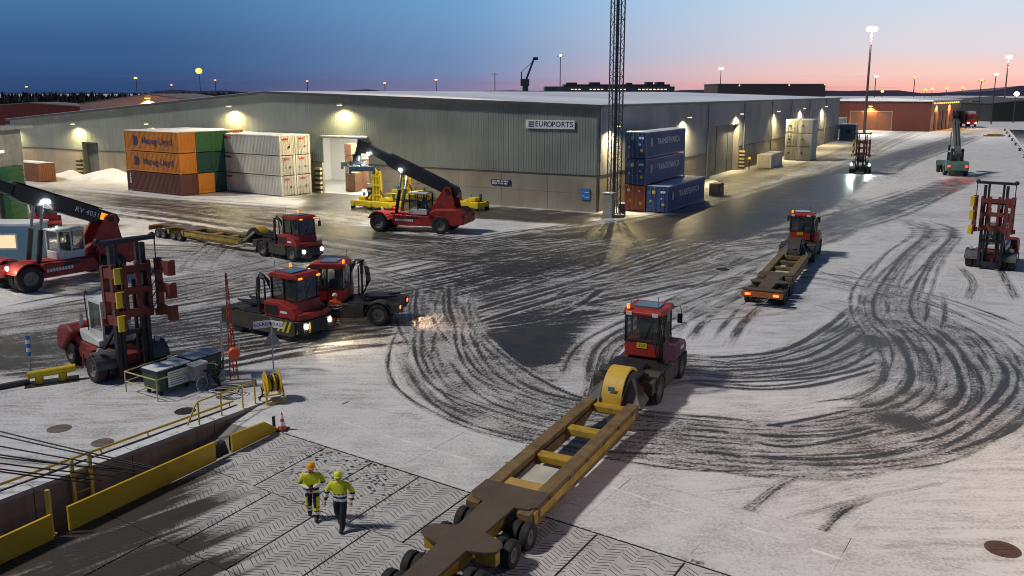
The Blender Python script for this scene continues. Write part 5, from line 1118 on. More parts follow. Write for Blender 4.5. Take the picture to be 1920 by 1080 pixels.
trailer('yellow gooseneck trailer behind the tractor with lit headlights on the left',(-18.0-5*math.cos(hC),67.7-5*math.sin(hC)),R(-36),pan=False,sc_=.95)
tractor('red terminal tractor with black and yellow stripes and a headlight lit, parked facing right',(-13.0,45.9),R(-31),lights=True,stripes=True,rear_plate=False)
tractor('red terminal tractor with lit rear lamps, parked facing left behind the striped one',(-9.2,48.3),R(174),lights=False,tails=True,rear_plate=False)
p=G(88,437); tractor('distant red tractor with headlights lit behind the left reach stacker',(p.x,p.y),R(-62),lights=True,rear_plate=False)
reach_stacker('red reach stacker with raised black boom in front of the warehouse doorway',(-9.1,81.3),R(163),boom_ang=24,ext=10.0,spr_rot=R(35),work=True)
reach_stacker('red reach stacker with white cab and long black boom at the left edge',(-31.7,58.9),R(-123.5),boom_ang=23,ext=10.0,lights=420,brand='big',spreader=False)
reach_stacker('pale green reach stacker seen from behind with red tail lights on the far road',(72,139.6),R(70),body=teal,boom_ang=40,ext=8.2,tails=True,spreader=False)
clamp_truck('dark red clamp forklift with tall mast parked at the left by the railing',(-19.4,39.6),R(-41))
clamp_truck('clamp forklift with tall black mast at the right edge of the yard',(37.2,64.6),R(-127))
p=G(1621,325); clamp_truck('distant clamp forklift driving towards the camera with bright headlights',(p.x,p.y+2),R(-112),body=teal,lights=900)
for (tx,ty,rz_,lb) in((5.88,36.6,YA,'driver seated in the cab of the nearest tractor'),(23.3,67.7,YA,'driver in yellow seated in the tractor at the right'),(-18.0,67.7,hC,'driver in a yellow jacket seated in the tractor with lit headlights')):
    driver((tx+math.cos(rz_)*.98-math.sin(rz_)*.18,ty+math.sin(rz_)*.98+math.cos(rz_)*.18,2.42),rz_,lb,hiv if tx!=5.88 else dkc)
# distant lorries on the far road
def lorry(label,loc,rz,m,s=1.):
    g=thing('lorry',label,'lorry',(loc.x,loc.y,0),rz,'distant lorries'); q=MB(); q.box(-6,1.2,-1.25,1.25,1.1,4.0); q.build('box_body',whitep,g); q=MB(); q.prism([(1.5,.8),(3.6,.8),(3.6,2.0),(3.3,3.3),(1.5,3.4)],-1.2,1.2); q.build('cab',m,g,bevel=.06)
    q=MB(); q.box(3.45,3.62,-1.05,1.05,2.05,2.9); q.build('windscreen',glass,g); q=MB(); q.box(-6,3.4,-.5,.5,.7,1.08); q.build('chassis',blk,g)
    for x in(-4.6,-3.2,2.5):
        for y in(-1.0,1.0): wheel(g,x,y,.5,.35,n=14)
    for y in(-.9,.9): q=MB(); q.box(3.61,3.66,y-.18,y+.18,1.0,1.25); q.build('headlight',head,g)
    return g
lorry('distant white box lorry with headlights lit behind the green reach stacker',G(1815,238),R(-105),red).scale=(1.5,1.5,1.5); lorry('far lorry with red cab near the dark hall at the right',G(1872,222),R(-105),red)
# ---------------------------------------------------------------- people
def person(label,loc,rz,style):
    g=thing('person',label,'person',loc,rz,None)
    J={}
    jo=style['joints']; names=list(jo); me=bpy.data.meshes.new('body'); edges=style['edges']
    me.from_pydata([jo[n][:3] for n in names],[(names.index(a),names.index(b_)) for a,b_ in edges],[])
    o=bpy.data.objects.new('body',me); COL.objects.link(o)
    md=o.modifiers.new('skin','SKIN'); md.use_smooth_shade=True; md.branch_smoothing=.6
    for i,n in enumerate(names):
        r=jo[n][3]; me.skin_vertices[0].data[i].radius=(r,r*(jo[n][4] if len(jo[n])>4 else 1)); me.skin_vertices[0].data[i].use_root=(n=='pel')
    o.modifiers.new('sub','SUBSURF').levels=3; o.modifiers['sub'].render_levels=3
    dg=bpy.context.evaluated_depsgraph_get(); m2=bpy.data.meshes.new_from_object(o.evaluated_get(dg)); bpy.data.objects.remove(o); m2.name='body'
    m2.materials.clear()
    ms=[style['jacket'],style['trousers'],refl,skin,style.get('boots',blk),dkc,hiv]
    for m_ in ms: m2.materials.append(m_)
    idx=[style['paint'](p.center) for p in m2.polygons]; m2.polygons.foreach_set('material_index',idx); m2.polygons.foreach_set('use_smooth',[True]*len(m2.polygons))
    b_=bpy.data.objects.new('body',m2); COL.objects.link(b_); b_.parent=g
    g.scale=(1.05,1.05,1.05); hx,hy,hz=jo['head'][:3]
    q=MB(); q.ball((hx,hy,hz),.115,1.0,.84,1.22,16,12); q.ball((hx+.112,hy,hz-.02),.022,1,.7,1.3,8,6); q.ball((hx,hy+.095,hz-.01),.028,.7,.4,1.1,8,6); q.ball((hx,hy-.095,hz-.01),.028,.7,.4,1.1,8,6); q.box(hx+.098,hx+.112,hy-.03,hy+.03,hz-.075,hz-.06); hd=q.build('head',skin,g,70)
    q=MB()
    for s in(1,-1): q.ball((hx+.098,hy+.038*s,hz+.02),.014,n=8,m=6)
    q.build('eye',blkp,hd)
    q=MB(); pr=[(.001,.175),(.05,.172),(.10,.145),(.132,.09),(.140,.035),(.138,.02)]; q.lathe(pr,(hx,hy,hz+.0),(0,0,1),20); q.plate([(hx+.10,hy-.09),(hx+.19,hy-.06),(hx+.20,hy),(hx+.19,hy+.06),(hx+.10,hy+.09)],hz+.02,hz+.035); q.build('helmet',style['helmet'],g,50)
    for n,elb in(('hl','el'),('hr','er')):
        hp=Vector(jo[n][:3]); d=(hp-Vector(jo[elb][:3])).normalized(); u=d.cross(Vector((1,0,.2))).normalized(); v=u.cross(d)
        q=MB(); q.ball(hp+d*.06,.045,.9,.65,1.0,10,8)
        for k in range(4):
            st=hp+d*.09+u*(-.033+.022*k); L_=(.065,.075,.07,.055)[k]; q.tube([st,st+d*L_*.6+v*.012,st+d*L_+v*.04],[.011,.010,.008],6)
        st=hp+d*.04+u*.04; q.tube([st,st+u*.03+d*.03,st+u*.035+d*.065],[.012,.011,.009],6); q.build('hand',style.get('glove',skin),g,60)
    return g
def walk(arm,swing=.22):
    j=dict(pel=(0,0,.95,.19,1.15),sp=(0,0,1.12,.205,1.15),ch=(.02,0,1.32,.205,1.25),nk=(.03,0,1.50,.065),head0=(.05,0,1.58,.055),head=(.07,0,1.66,.06),
      hpl=(0,.11,.88,.135),hpr=(0,-.11,.88,.135),knl=(swing*.55,.12,.50,.102),knr=(-swing*.12,-.12,.49,.102),fl=(swing*.95,.12,.10,.082),fr=(-swing*1.1,-.12,.14,.082),tl=(swing*.95+.17,.11,.045,.045),tr=(-swing*1.1+.13,-.11,.045,.045),
      sl=(.0,.24,1.41,.105),sr=(.0,-.24,1.41,.105))
    j.update(arm)
    e=[('pel','sp'),('sp','ch'),('ch','nk'),('nk','head0'),('pel','hpl'),('hpl','knl'),('knl','fl'),('fl','tl'),('pel','hpr'),('hpr','knr'),('knr','fr'),('fr','tr'),('ch','sl'),('sl','el'),('el','hl'),('ch','sr'),('sr','er'),('er','hr')]
    j.pop('head0'); j['head0']=(.05,0,1.56,.055); return j,e
def near_arm(c):  # arm region test: sideways of the trunk
    return abs(c.y)>.27
def paintA(c):
    if c.z<.13: return 4
    if c.z<.86:
        if .22<c.z<.30 or .34<c.z<.42: return 2 if c.z<.30 else 6
        return 6 if abs(c.y)>.13 and .45<c.z<.75 else 1
    if c.z>1.535: return 3
    if c.z>1.49: return 5
    if near_arm(c) or c.x>.17: return 2 if 1.10<c.z<1.19 else (5 if c.z<1.22 else 0)
    if .88<c.z<.96: return 2
    return 5 if c.z<1.14 else 0
def paintB(c):
    if c.z<.10: return 4
    if c.z<.88: return 1
    if c.z>1.535: return 3
    if near_arm(c): return 2 if 1.02<c.z<1.12 else (5 if c.z<1.17 else 0)
    if .90<c.z<.99 or 1.05<c.z<1.11: return 2
    return 5 if c.z<1.13 else 0
def paintC(c):
    if c.z<.10: return 4
    if c.z<.9: return 2 if (.22<c.z<.27 or .34<c.z<.39) else (0 if c.z<.48 else 5)
    if c.z>1.535: return 3
    if 1.0<c.z<1.05 or 1.16<c.z<1.21: return 2
    return 5 if c.z<1.16 else 0
pA=rampG(588,972); pB=rampG(640,990)
j,e=walk(dict(el=(.02,.36,1.16,.085),hl=(.26,.06,1.12,.055),er=(.02,-.36,1.16,.085),hr=(.27,-.04,1.07,.055)),.17)
person('worker in yellow jacket and orange helmet with arms folded, walking on the ramp',(pA.x,pA.y,pA.z),R(-84),dict(joints=j,edges=e,jacket=hiv,trousers=dkc,helmet=mat('orange_helmet',(.85,.36,.02),.35),paint=paintA,glove=mat('red_glove',(.30,.05,.03),.7)))
j,e=walk(dict(el=(-.06,.38,1.15,.085),hl=(.06,.38,.92,.055),er=(.05,-.38,1.15,.085),hr=(.14,-.40,.90,.055)),.24)
person('worker in yellow jacket and yellow helmet with dark trousers, nearest on the ramp',(pB.x,pB.y,pB.z),R(-100),dict(joints=j,edges=e,jacket=hiv,trousers=dkc,helmet=mat('yellow_helmet',(.70,.78,.05),.35),paint=paintB))
pC=G(630,612)
j,e=walk(dict(el=(-.02,.30,1.15,.085),hl=(.12,.30,.94,.055),er=(-.02,-.30,1.15,.085),hr=(.1,-.3,.93,.055)),.08)
person('worker in orange and dark striped clothes standing between the two parked tractors',(pC.x,pC.y,0),R(100),dict(joints=j,edges=e,jacket=hio,trousers=hio,helmet=mat('white_helmet',(.75,.72,.65),.4),paint=paintC))
# ================================================================ street furniture and yard gear
# lattice mast and its cabinet
lm=mat('mast_steel',(.10,.11,.105),.5,dirt=.3,dcol=(.09,.09,.085),scale=3)
pm=G(1150,406); mast=thing('lattice_mast','tall dark steel lattice mast at the warehouse corner rising out of the picture','mast',tuple(pm),R(12))
hw=.56; HT=44
for sx in(1,-1):
    for sy in(1,-1): q=MB(); q.cyl((sx*hw,sy*hw,.3),(sx*hw,sy*hw,HT),.075,n=8); q.build('leg',lm,mast)
bd=MB(); bd.cyl((-hw,-hw,0),(hw,-hw,.95),.028,n=5); bme=bd.mesh('brace',lm); br=MB(); br.cyl((-hw,-hw,0),(hw,-hw,0),.028,n=5); rme=br.mesh('rail',lm)
for k in range(45):
    for s in range(4):
        o=inst(bme,'brace',mast,(0,0,.4+k*.95),(0,0,R(90*s))) if k%2==0 else inst(bme,'brace',mast,(0,0,.4+k*.95),(0,0,R(90*s)))
        if k%2:
            o.scale=(-1,1,1) if s%2==0 else (1,-1,1); 
    if k%3==0: inst(rme,'rail',mast,(0,0,.4+k*.95)); inst(rme,'rail',mast,(0,0,.4+k*.95),(0,0,R(90)))
q=MB(); q.box(-.16,.16,-.06,.06,.3,HT); q.build('cable_tray',lm,mast); q=MB(); q.box(-.95,.95,-.95,.95,0,.3); q.build('footing',conc,mast)
q=MB(); q.box(-.25,.1,-.75,-.66,2.1,2.5); q.build('marker_plate',mat('pale_plate',(.8,.6,.4),.5),mast)
q=MB(); q.box(-1.2,1.2,-.3,.3,36.0,36.2); q.build('lamp_bracket',galv,mast)
for x in(-.9,0,.9): q=MB(); q.box(x-.3,x+.3,-.6,-.32,35.6,36.0); q.build('flood_lamp',wlamp,mast)
def aimed(par,loc,tgt,e,col,size,soft=.6,bl=.6):
    l=bpy.data.lights.new('lamp_light','SPOT'); l.energy=e; l.color=col; l.spot_size=R(size); l.spot_blend=bl; l.shadow_soft_size=soft; o=bpy.data.objects.new('lamp_light',l); COL.objects.link(o)
    d=Vector(tgt)-Vector(loc); o.location=loc; o.rotation_euler=d.to_track_quat('-Z','Y').to_euler(); bpy.context.view_layer.update(); o.parent=par; o.matrix_parent_inverse=par.matrix_world.inverted(); return o
bpy.context.view_layer.update()
aimed(mast,(pm.x-.6,pm.y-1.0,35.7),(-38,100,3),100000,(1,.80,.46),70)
pc=G(1141,408); cb=thing('switch_cabinet','grey upright switch cabinet at the foot of the lattice mast','cabinet',tuple(pc),R(-29)); q=MB(); q.box(-.5,.5,-.4,.4,.5,2.6); q.build('body',mat('cabinet_grey',(.36,.35,.31),.6,dirt=.25,scale=2),cb,bevel=.02); q=MB(); q.box(-.55,.55,-.45,.45,0,.5); q.build('plinth',conc,cb); q=MB(); q.box(-.58,.58,-.48,.48,2.603,2.68); q.build('cap',snowm,cb)
pd=G(1166,404); dr_=thing('steel_drum','dark steel drum standing beside the lattice mast','drum',tuple(pd)); q=MB(); q.lathe([(.001,0),(.4,0),(.42,.04),(.4,.1),(.4,.5),(.43,.54),(.4,.58),(.4,1.2),(.43,1.26),(.4,1.3),(.001,1.28)],(0,0,0),(0,0,1),20); q.build('shell',mat('drum_plum',(.06,.05,.06),.5),dr_,40); q=MB(); q.cyl((0,0,1.305),(0,0,1.36),.38,n=18); q.build('snow_cap',snowm,dr_)
# pallets and a post beside the blue stack
pp=G(1343,366)
pl=thing('pallet_stack','small stack of wooden pallets behind the lower blue container','pallets',tuple(pp),R(50))
wood=mat('pale_wood',(.42,.32,.20),.8,dirt=.3,scale=3)
for k in range(8):
    q=MB(); z=k*.2; q.box(-.9,.9,-.6,.6,z+.12,z+.17); q.box(-.9,-.7,-.6,.6,z,z+.115); q.box(.7,.9,-.6,.6,z,z+.115); q.box(-.1,.1,-.6,.6,z,z+.115); q.build('pallet',wood,pl)
ps=G(1404,318); po=thing('marker_post','short post with a yellow ball near the banded door guard','post',tuple(ps)); q=MB(); q.cyl((0,0,0),(0,0,1.6),.08,n=8); q.build('pole',blk,po); q=MB(); q.ball((0,0,1.85),.3); q.build('ball',yelb,po)
# yellow spreader frames by the gable wall
def spreader_frame(lb,p,rz,masts,low=False):
    g=thing('spreader_frame',lb,'lifting frame',tuple(p),rz,'yellow lifting frames parked at the wall')
    for y in(-.95,.95): q=MB(); q.box(-2.7,2.7,y-.22,y+.22,.35,.95); q.build('base_beam',yelb,g,bevel=.03)
    for x in(-2.5,-.1,2.5):
        q=MB(); q.box(x-.25,x+.25,-1.25,1.25,.28,.85); q.build('end_beam',yelb,g,bevel=.03)
        for y in(-1.1,1.1): q=MB(); q.box(x-.2,x+.2,y-.18,y+.18,0,.28); q.build('foot',blk,g)
    for x in(-1.6,1.5): q=MB(); q.box(x-.5,x+.5,-.6,.6,.96,1.35); q.build('drive_box',yelb,g,bevel=.04)
    for mx in masts:
        for dx in(-.45,.0,.45):
            q=MB(); q.prism([(mx+dx-.10,.9),(mx+dx+.16,.9),(mx+dx+.20,2.6),(mx+dx+.10,4.3),(mx+dx-.14,4.3),(mx+dx-.06,2.6)],-.25,.1); q.build('mast_plate',yelb,g)
        for z in(1.5,2.6,3.6): q=MB(); q.box(mx-.6,mx+.65,-.35,-.26,z,z+.2); q.build('tie_bar',yelb,g)
        q=MB(); q.bar((mx-1.4,-.4,.95),(mx-.2,-.1,2.6),.12); q.bar((mx+1.4,-.4,.95),(mx+.2,-.1,2.6),.12); q.build('strut',blk,g)
        q=MB(); q.tube([(mx-.3,-.3,4.2),(mx,-.3,4.6),(mx+.3,-.3,4.2)],.07); q.build('hook_loop',yelb,g)
    for x,c in((-2.2,bluep),(2.0,c_gr),(.7,galv),(-.7,redd)): q=MB(); q.cyl((x,.6,.95),(x,.6,1.7),.16,n=10); q.build('motor',c,g)
    return g
spreader_frame('yellow lifting frame with tall upright arms left of the centre reach stacker',G(706,391),R(-29),(.2,)); spreader_frame('yellow lifting frame with upright arms half hidden behind the raised boom',G(765,378)+Vector((0,.6,0)),R(-29),(-.3,)); spreader_frame('low yellow lifting frame at the right of the centre reach stacker',G(868,391),R(-29),())
# floodlight masts
def flood(lb,p,h,on='w',n=6,real=0,rp=.22,ls=.35):
    g=thing('floodlight_mast',lb,'floodlight',tuple(p),random.uniform(-.3,.3),'floodlight masts'); q=MB(); q.cyl((0,0,0),(0,0,h),rp,rp*.6,n=8); q.build('pole',mat('mast_brown',(.06,.045,.04),.6),g)
    q=MB(); q.box(-1.5,1.5,-.25,.25,h,h+.15); q.bar((-1.2,0,h),(-1.2,0,h+.5),.1); q.bar((1.2,0,h),(1.2,0,h+.5),.1); q.build('head_frame',galv,g)
    for k in range(n):
        q=MB(); q.ball((ls*(-.8+1.6*k/(max(1,n-1)))*(n>1),-.3,h+.45),ls,1,.7,.8,8,6); q.build('lamp',{'w':wlamp,'o':olamp,'k':mat('lamp_off',(.5,.5,.48),.2)}[on],g)
    if real:
        l=bpy.data.lights.new('lamp_light','SPOT'); l.energy=real; l.color=(1,.93,.82) if on=='w' else (1,.6,.25); l.spot_size=R(150); l.spot_blend=.6; l.shadow_soft_size=.8; o=bpy.data.objects.new('lamp_light',l); COL.objects.link(o); o.parent=g; o.location=(0,-.5,h-.3)
    return g
pn=G(1620,250); flood('tall floodlight mast in the right background, brightest white lamp near the red hall',pn,32.5,real=90000,ls=1.0,rp=.45)
pn=G(1880,216); hh=hgt(1880,108,pn); flood('tall white floodlight mast at the right edge beside the dark hall',pn,hh,real=120000,ls=1.1,rp=.5)
for (x,y,hh,on,ls,lb) in((1350,132,28,'w',1.1,'floodlight mast glowing above the left end of the dark brown shed'),(1050,109,28,'w',.6,'floodlight mast standing left of the dark office block'),(376,136,26,'o',3.0,'brightest orange floodlight above the left part of the warehouse roof'),(257,149,20,'o',.9,'orange floodlight left of the brightest orange one'),(405,153,18,'o',.5,'slim floodlight mast just right of the brightest orange lamp'),(51,164,18,'o',.6,'small orange floodlight at the far left over the trees'),(323,161,18,'o',.5,'thin distant mast left of the brightest orange lamp'),(577,154,20,'o',.5,'thin distant mast above the warehouse ridge'),(722,158,18,'o',.6,'distant mast with faint lamp over the middle of the roof'),(818,152,20,'o',.7,'small orange lamp mast left of the harbour crane'),(928,141,22,'k',.5,'unlit slender mast just left of the harbour crane'),(1640,146,20,'w',.9,'small floodlight right of the tall right background mast'),(1713,149,20,'o',.6,'slim lamp mast over the red hall roof'),(1838,153,18,'o',.7,'small lamp left of the mast at the right edge'),(1864,143,20,'w',1.2,'pair of glowing lamps just left of the right edge mast')):
    Y=(hh-13)*1600/(174-y); p=at(x,174,Y); flood(lb,Vector((p.x,Y,0)),hh,on,n=1 if ls>2 else 3,ls=ls*Y/700,rp=.12+Y*.0004)
for (x,y,Y,m_,lb) in((1654,172,500,olamp,'orange'),(1735,169,520,olamp,'amber'),(1748,167,540,olamp,'warm'),(1775,166,560,olamp,'dull orange'),(1805,165,560,olamp,'deep orange')):
    p=at(x,y,Y); g=thing('street_lamp',lb+' street lamp low over the far roofs, at '+{1654:'the left end of the row',1735:'second place in the row',1748:'the middle of the row',1775:'fourth place in the row',1805:'the right end of the row'}[x],'street lamp',(p.x,Y,0),0,'distant street lamps'); q=MB(); q.cyl((0,0,0),(0,0,p.z),.15,n=6); q.build('pole',blk,g); q=MB(); q.ball((0,-.3,p.z+.2),1.0,1,.7,.7,8,6); q.build('lamp',m_,g)
pw=G(1905,214); g=flood('low bright white lamp in front of the dark hall at the right edge',at(1905,178,380)*1.0-Vector((0,0,at(1905,178,380).z)),at(1905,178,380).z,n=1,ls=1.2)
# harbour crane on the skyline
pc=at(985,172,900); cr=thing('harbour_crane','dark harbour crane with raised jib on the skyline above the roof','crane',(pc.x,900,0)); q=MB(); q.box(-3,3,-3,3,0,20); q.box(-5,4,-4,4,20,27); q.build('tower',dk,cr); q=MB(); q.bar((0,0,24),(9,0,48),2.0); q.build('jib',dk,cr); q=MB(); q.bar((-4,0,27),(-4,0,34),1.2); q.bar((-4,0,34),(9,0,46),.5); q.build('stay',dk,cr); q=MB(); q.box(8,13,-1,1,46,49); q.build('jib_head',dk,cr)
# yellow beams and quay edge at the far right
py=G(1862,256); g=thing('beam_pile','pile of yellow steel beams on the snow at the far right','beams',tuple(py))
for k in range(7): q=MB(); q.bar((-3.5+.3*k,-.9+.35*(k%4),.3+.35*(k//4)),(3.2-.2*k,-.7+.35*(k%4),.3+.35*(k//4)),.3); q.build('beam',yel,g)
qa,qb=G(1888,243),G(1960,330)
wd_=(qb-qa); q=MB(); nn=Vector((-wd_.y,wd_.x,0)).normalized(); a=qa+nn*.6; b_=qb+nn*.6
q.quad(a+Vector((0,0,.015)),b_+Vector((0,0,.015)),b_+nn*60+Vector((0,0,.015)),a+nn*60+Vector((0,0,.015))); struct(q.build('harbour_basin',MATS['harbour_water']))
g=thing('quay_kerb','snowy quay kerb running to the harbour basin at the far right','kerb',tuple(qa),math.atan2(wd_.y,wd_.x)); q=MB(); q.box(0,wd_.length,-.4,.2,0,.3); q.build('kerb_beam',conc,g)
for k in range(7):
    p=qa.lerp(qb,.06+k*.12)-nn*1.0; g=thing('mooring_bollard','dark mooring bollard on the far right quay, '+('first','second','third','fourth','fifth','sixth','seventh')[k]+' from the far end','bollard',tuple(p),0,'quay bollards'); q=MB(); q.lathe([(.4,0),(.4,.08),(.22,.15),(.18,.4),(.32,.5),(.32,.65),(.001,.68)],(0,0,0),(0,0,1),14); q.build('casting',mat('bollard_iron',(.07,.04,.03),.6),g,40)
# ---------------------------------------------------------------- foreground, quay side
py_=mat('rail_yellow',(.66,.46,.05),.5,dirt=.3,dcol=(.35,.24,.06),scale=4)
def rail_path(g,name,pts,r=.035,m=None): q=MB(); q.tube(pts,r,8); return q.build(name,m or py_,g,60)
# handrail at the trench head
g=thing('handrail','yellow tubular handrail at the head of the trench with a sloping end','railing',tuple(G(416,780)))
o_=G(416,780); L_=lambda x,y,z=0:G(x,y,z)-o_
for (x,y) in((479,758),(456,767),(416,781),(374,798)): p=L_(x,y); rail_path(g,'post',[p,p+Vector((0,0,.98))])
rail_path(g,'top_rail',[L_(479,758)+Vector((0,0,1)),L_(416,781)+Vector((0,0,1)),L_(374,798)+Vector((0,0,1)),L_(369,800)+Vector((0,0,.9)),L_(352,803)+Vector((0,0,.12)),])
# low yellow pipe and black cable along the quay edge
def edge(d,u,z): p=P0+HV*u+NV*d; return Vector((p.x,p.y,z))
g=thing('edge_pipe','long yellow pipe rail low along the quay edge above the wall','pipe',tuple(edge(2,-3.75,0))); b0=edge(2,-3.75,0)
rail_path(g,'pipe',[edge(d,-3.75,.16)-b0 for d in np.linspace(-.6,15,12)],.05)
for d in np.linspace(-.4,14.8,9): rail_path(g,'bracket',[edge(d,-3.75,.0)-b0,edge(d,-3.75,.15)-b0],.03)
g=thing('power_cable','black cable lying along the coping of the quay wall','cable',tuple(edge(2,-3.3,0))); rail_path(g,'sheath',[edge(d,-3.46+.02*math.sin(d*2),.05)-edge(2,-3.3,0) for d in np.linspace(-.6,15,20)],.022,hose)
# ladder on the quay wall
ld=ud(G(200,905))[1]; g=thing('ladder','yellow steel ladder fixed to the quay wall face','ladder',tuple(edge(ld,-2.8,0)),math.atan2(NV.y,NV.x))
for x in(-.32,.32): q=MB(); q.box(x-.06,x+.06,-.04,.06,-2.6,.55); q.build('stile',py_,g)
for k in range(7): q=MB(); q.cyl((-.27,0,-2.3+k*.4),(.27,0,-2.3+k*.4),.03,n=8); q.build('rung',py_,g)
# yellow barrier boards along the ramp edge
def barrier(lb,d0,d1,h0,h1,slant=0.):
    b0=RP(0,(d0+d1)/2); g=thing('ramp_barrier',lb,'barrier',tuple(b0),0,'yellow ramp edge barriers'); q=MB(); V=[]
    for u in(-.05,.05):
        for d,z in((d0,0.),(d1,0.),(d1-slant*0,h1),(d0+slant,h0)): p=RP(u+.0,d)+Vector((0,0,z+.012))-b0; V.append(p)
    q.add(V,[(0,1,2,3),(7,6,5,4),(0,4,5,1),(1,5,6,2),(2,6,7,3),(3,7,4,0)]); q.build('board',mat('barrier_yellow',(.62,.37,.015),.55,dirt=.4,dcol=(.34,.19,.02),scale=1.2),g)
    n=max(2,int((d1-d0)/1.2))
    for k in range(n+1):
        d=d0+.12+(d1-d0-.24)*k/n; p=RP(-.2,d)-b0; q=MB(); q.box(p.x-.05,p.x+.05,p.y-.05,p.y+.05,p.z,p.z+min(h0,h1)*.9); q.build('stay',blk,g)
    return g
dA=ud(rampG(521,804))[1]; dB=ud(rampG(428,846))[1]; dC=ud(rampG(400,862))[1]; dD=ud(rampG(124,992))[1]; dE=ud(rampG(96,1008))[1]
barrier('short yellow barrier board by the traffic cone, sloped at its end',max(.1,dA),dB,.60,.70,.75); barrier('long yellow barrier board in the middle of the ramp edge',dC,dD,.72,.80); barrier('yellow barrier board with two lashing eyes at the left picture edge',dE,dE+5,.8,.8)
for k,(x,lb) in enumerate(((405,'left'),(417,'right'))):
    p=rampG(x,858-k*6); g=thing('rubber_wedge','small black rubber wedge in the barrier gap, '+lb+' one of the pair','wedge',tuple(p),math.atan2(NV.y,NV.x),'black wedges'); q=MB(); q.prism([(-.22,0),(.22,0),(.12,.5),(-.05,.55)],-.12,.12); q.build('wedge',hose,g)
p=rampG(97,1003); g=thing('barrier_post','slim yellow post at the end of the left barrier','post',tuple(p)); q=MB(); q.box(-.06,.06,-.06,.06,0,1.5); q.build('upright',py_,g); q=MB(); q.box(-.12,.12,-.12,.12,0,.02); q.build('foot',py_,g)
# traffic cone
p=rampG(530,806); g=thing('traffic_cone','orange and white traffic cone at the end of the yellow barrier','cone',tuple(p)); q=MB(); q.box(-.22,.22,-.22,.22,0,.05); q.build('base',blk,g); orc=mat('cone_orange',(.85,.10,.02),.5)
for k,(z0,z1) in enumerate(((.05,.2),(.2,.36),(.36,.48),(.48,.62),(.62,.75))):
    q=MB(); r=lambda z:.16-.155*z/.8; q.cyl((0,0,z0),(0,0,z1),r(z0),r(z1),n=18); q.build('cone_band',wht if k%2 else orc,g,60)
# mooring ropes
for i,(y0,x1,y1,z1) in enumerate(((800,300,878,-.5),(808,295,880,-.55),(829,275,884,-.6),(846,260,888,-.7),(852,230,880,-.4),(862,215,893,-.6),(873,190,900,-.6),(877,172,905,-.7))):
    a=G(-30,y0-6,1.3); b_=G(x1,y1,.28); a=a+(a-b_)*1.3; g=thing('mooring_rope','black mooring rope crossing the lower left corner, '+('topmost','second','third','fourth','fifth','sixth','seventh','lowest')[i]+' at the picture edge','rope',tuple(a),0,'mooring ropes'); b_=b_-a
    rail_path(g,'strand',[(b_*t)+Vector((0,0,-.16*4*t*(1-t))) for t in np.linspace(0,1,16)],.026,hose)
# manhole covers
for x,y,r,m_,lb in((111,804,.44,'t','tan round manhole cover on the snowy quay, farther from the edge'),(192,830,.40,'t','tan round manhole cover nearest the yellow ladder'),(347,771,.42,'k','dark round manhole cover below the railed bins'),(1880,1030,.48,'b','rusty round manhole cover at the lower right'),(1355,505,.5,'k','small dark manhole cover in the middle of the yard'),(1845,322,1.2,'k','dark manhole cover on the far right snow')):
    g=thing('manhole_cover',lb,'manhole',tuple(G(x,y)),0,'manhole covers'); q=MB(); q.lathe([(.001,.012),(r*.88,.012),(r*.9,.006),(r*.93,.006),(r*.95,.016),(r,.016),(r,0)],(0,0,0),(0,0,1),28); q.build('lid',{'t':mat('tan_iron',(.20,.165,.14),.7,dirt=.4,scale=5),'k':mat('dark_iron',(.035,.032,.03),.6),'b':mat('rusty_iron',(.11,.06,.04),.6,dirt=.5,scale=6)}[m_],g)
    for k in range(-2,3):
        w_=math.sqrt(max(.05,(r*.8)**2-(k*r*.3)**2)); q=MB(); q.box(-w_,w_,k*r*.3-.03,k*r*.3+.03,.0125,.02); q.build('tread_bar',g.children[0].data.materials[0],g)
# wheeled bins behind a railing
gb=mat('bin_green',(.03,.075,.04),.5,dirt=.3,scale=3); pb_=G(300,748); ab=math.atan2(*(lambda v:(v.y,v.x))(G(405,712)-G(300,748)))
for i,(dx,dy,L2,lb) in enumerate(((0.1,.2,1.75,'nearer dark green waste bin with snowy lid, carrying the white notice'),(2.05,.35,1.6,'farther dark green waste bin with snowy lid behind the bicycle'))):
    g=thing('waste_bin',lb,'bin',tuple(pb_+Vector((math.cos(ab)*dx-math.sin(ab)*dy,math.sin(ab)*dx+math.cos(ab)*dy,0))),ab,'green waste bins')
    q=MB(); q.prism([(.08,.22),(L2-.08,.22),(L2,1.05),(0,1.05)],0,1.1); q.build('body',gb,g,bevel=.03); q=MB(); q.box(-.05,L2+.05,-.06,1.16,1.053,1.12); q.build('lid',blk,g); q=MB(); q.box(0,L2*.48,-.02,1.1,1.122,1.19); q.build('snow_cap',snowm,g,bevel=.03); q=MB(); q.box(L2*.52,L2,-.02,1.1,1.122,1.18); q.build('snow_cap',snowm,g,bevel=.03)
    for x in(.2,L2-.2):
        for y in(.15,.95): q=MB(); q.cyl((x,y-.04,.1),(x,y+.04,.1),.1,n=12); q.build('castor',blk,g)
    if i==0:
        q=MB(); q.box(.45,1.55,-.10,-.065,.32,1.02); q.build('notice_board',signw,g)
        for k in range(6): q=MB(); q.box(.55,.9+random.uniform(.2,.5),-.104,-.101,.90-k*.1,.935-k*.1); q.build('print_line',mat('faded_print',(.2,.2,.22),.6),g)
g=thing('meter_box','grey meter box with a snow cap fixed beside the bins','box',tuple(pb_+Vector((math.cos(ab)*2.0+.1,math.sin(ab)*2.0-.35,0))),ab); q=MB(); q.box(-.3,.4,-.2,.2,.45,1.12); q.build('body',greyp,g,bevel=.02); q=MB(); q.box(-.33,.43,-.23,.23,1.123,1.2); q.build('snow_cap',snowm,g); q=MB(); q.box(-.05,.15,-.08,.08,0,.45); q.build('post',galv,g)
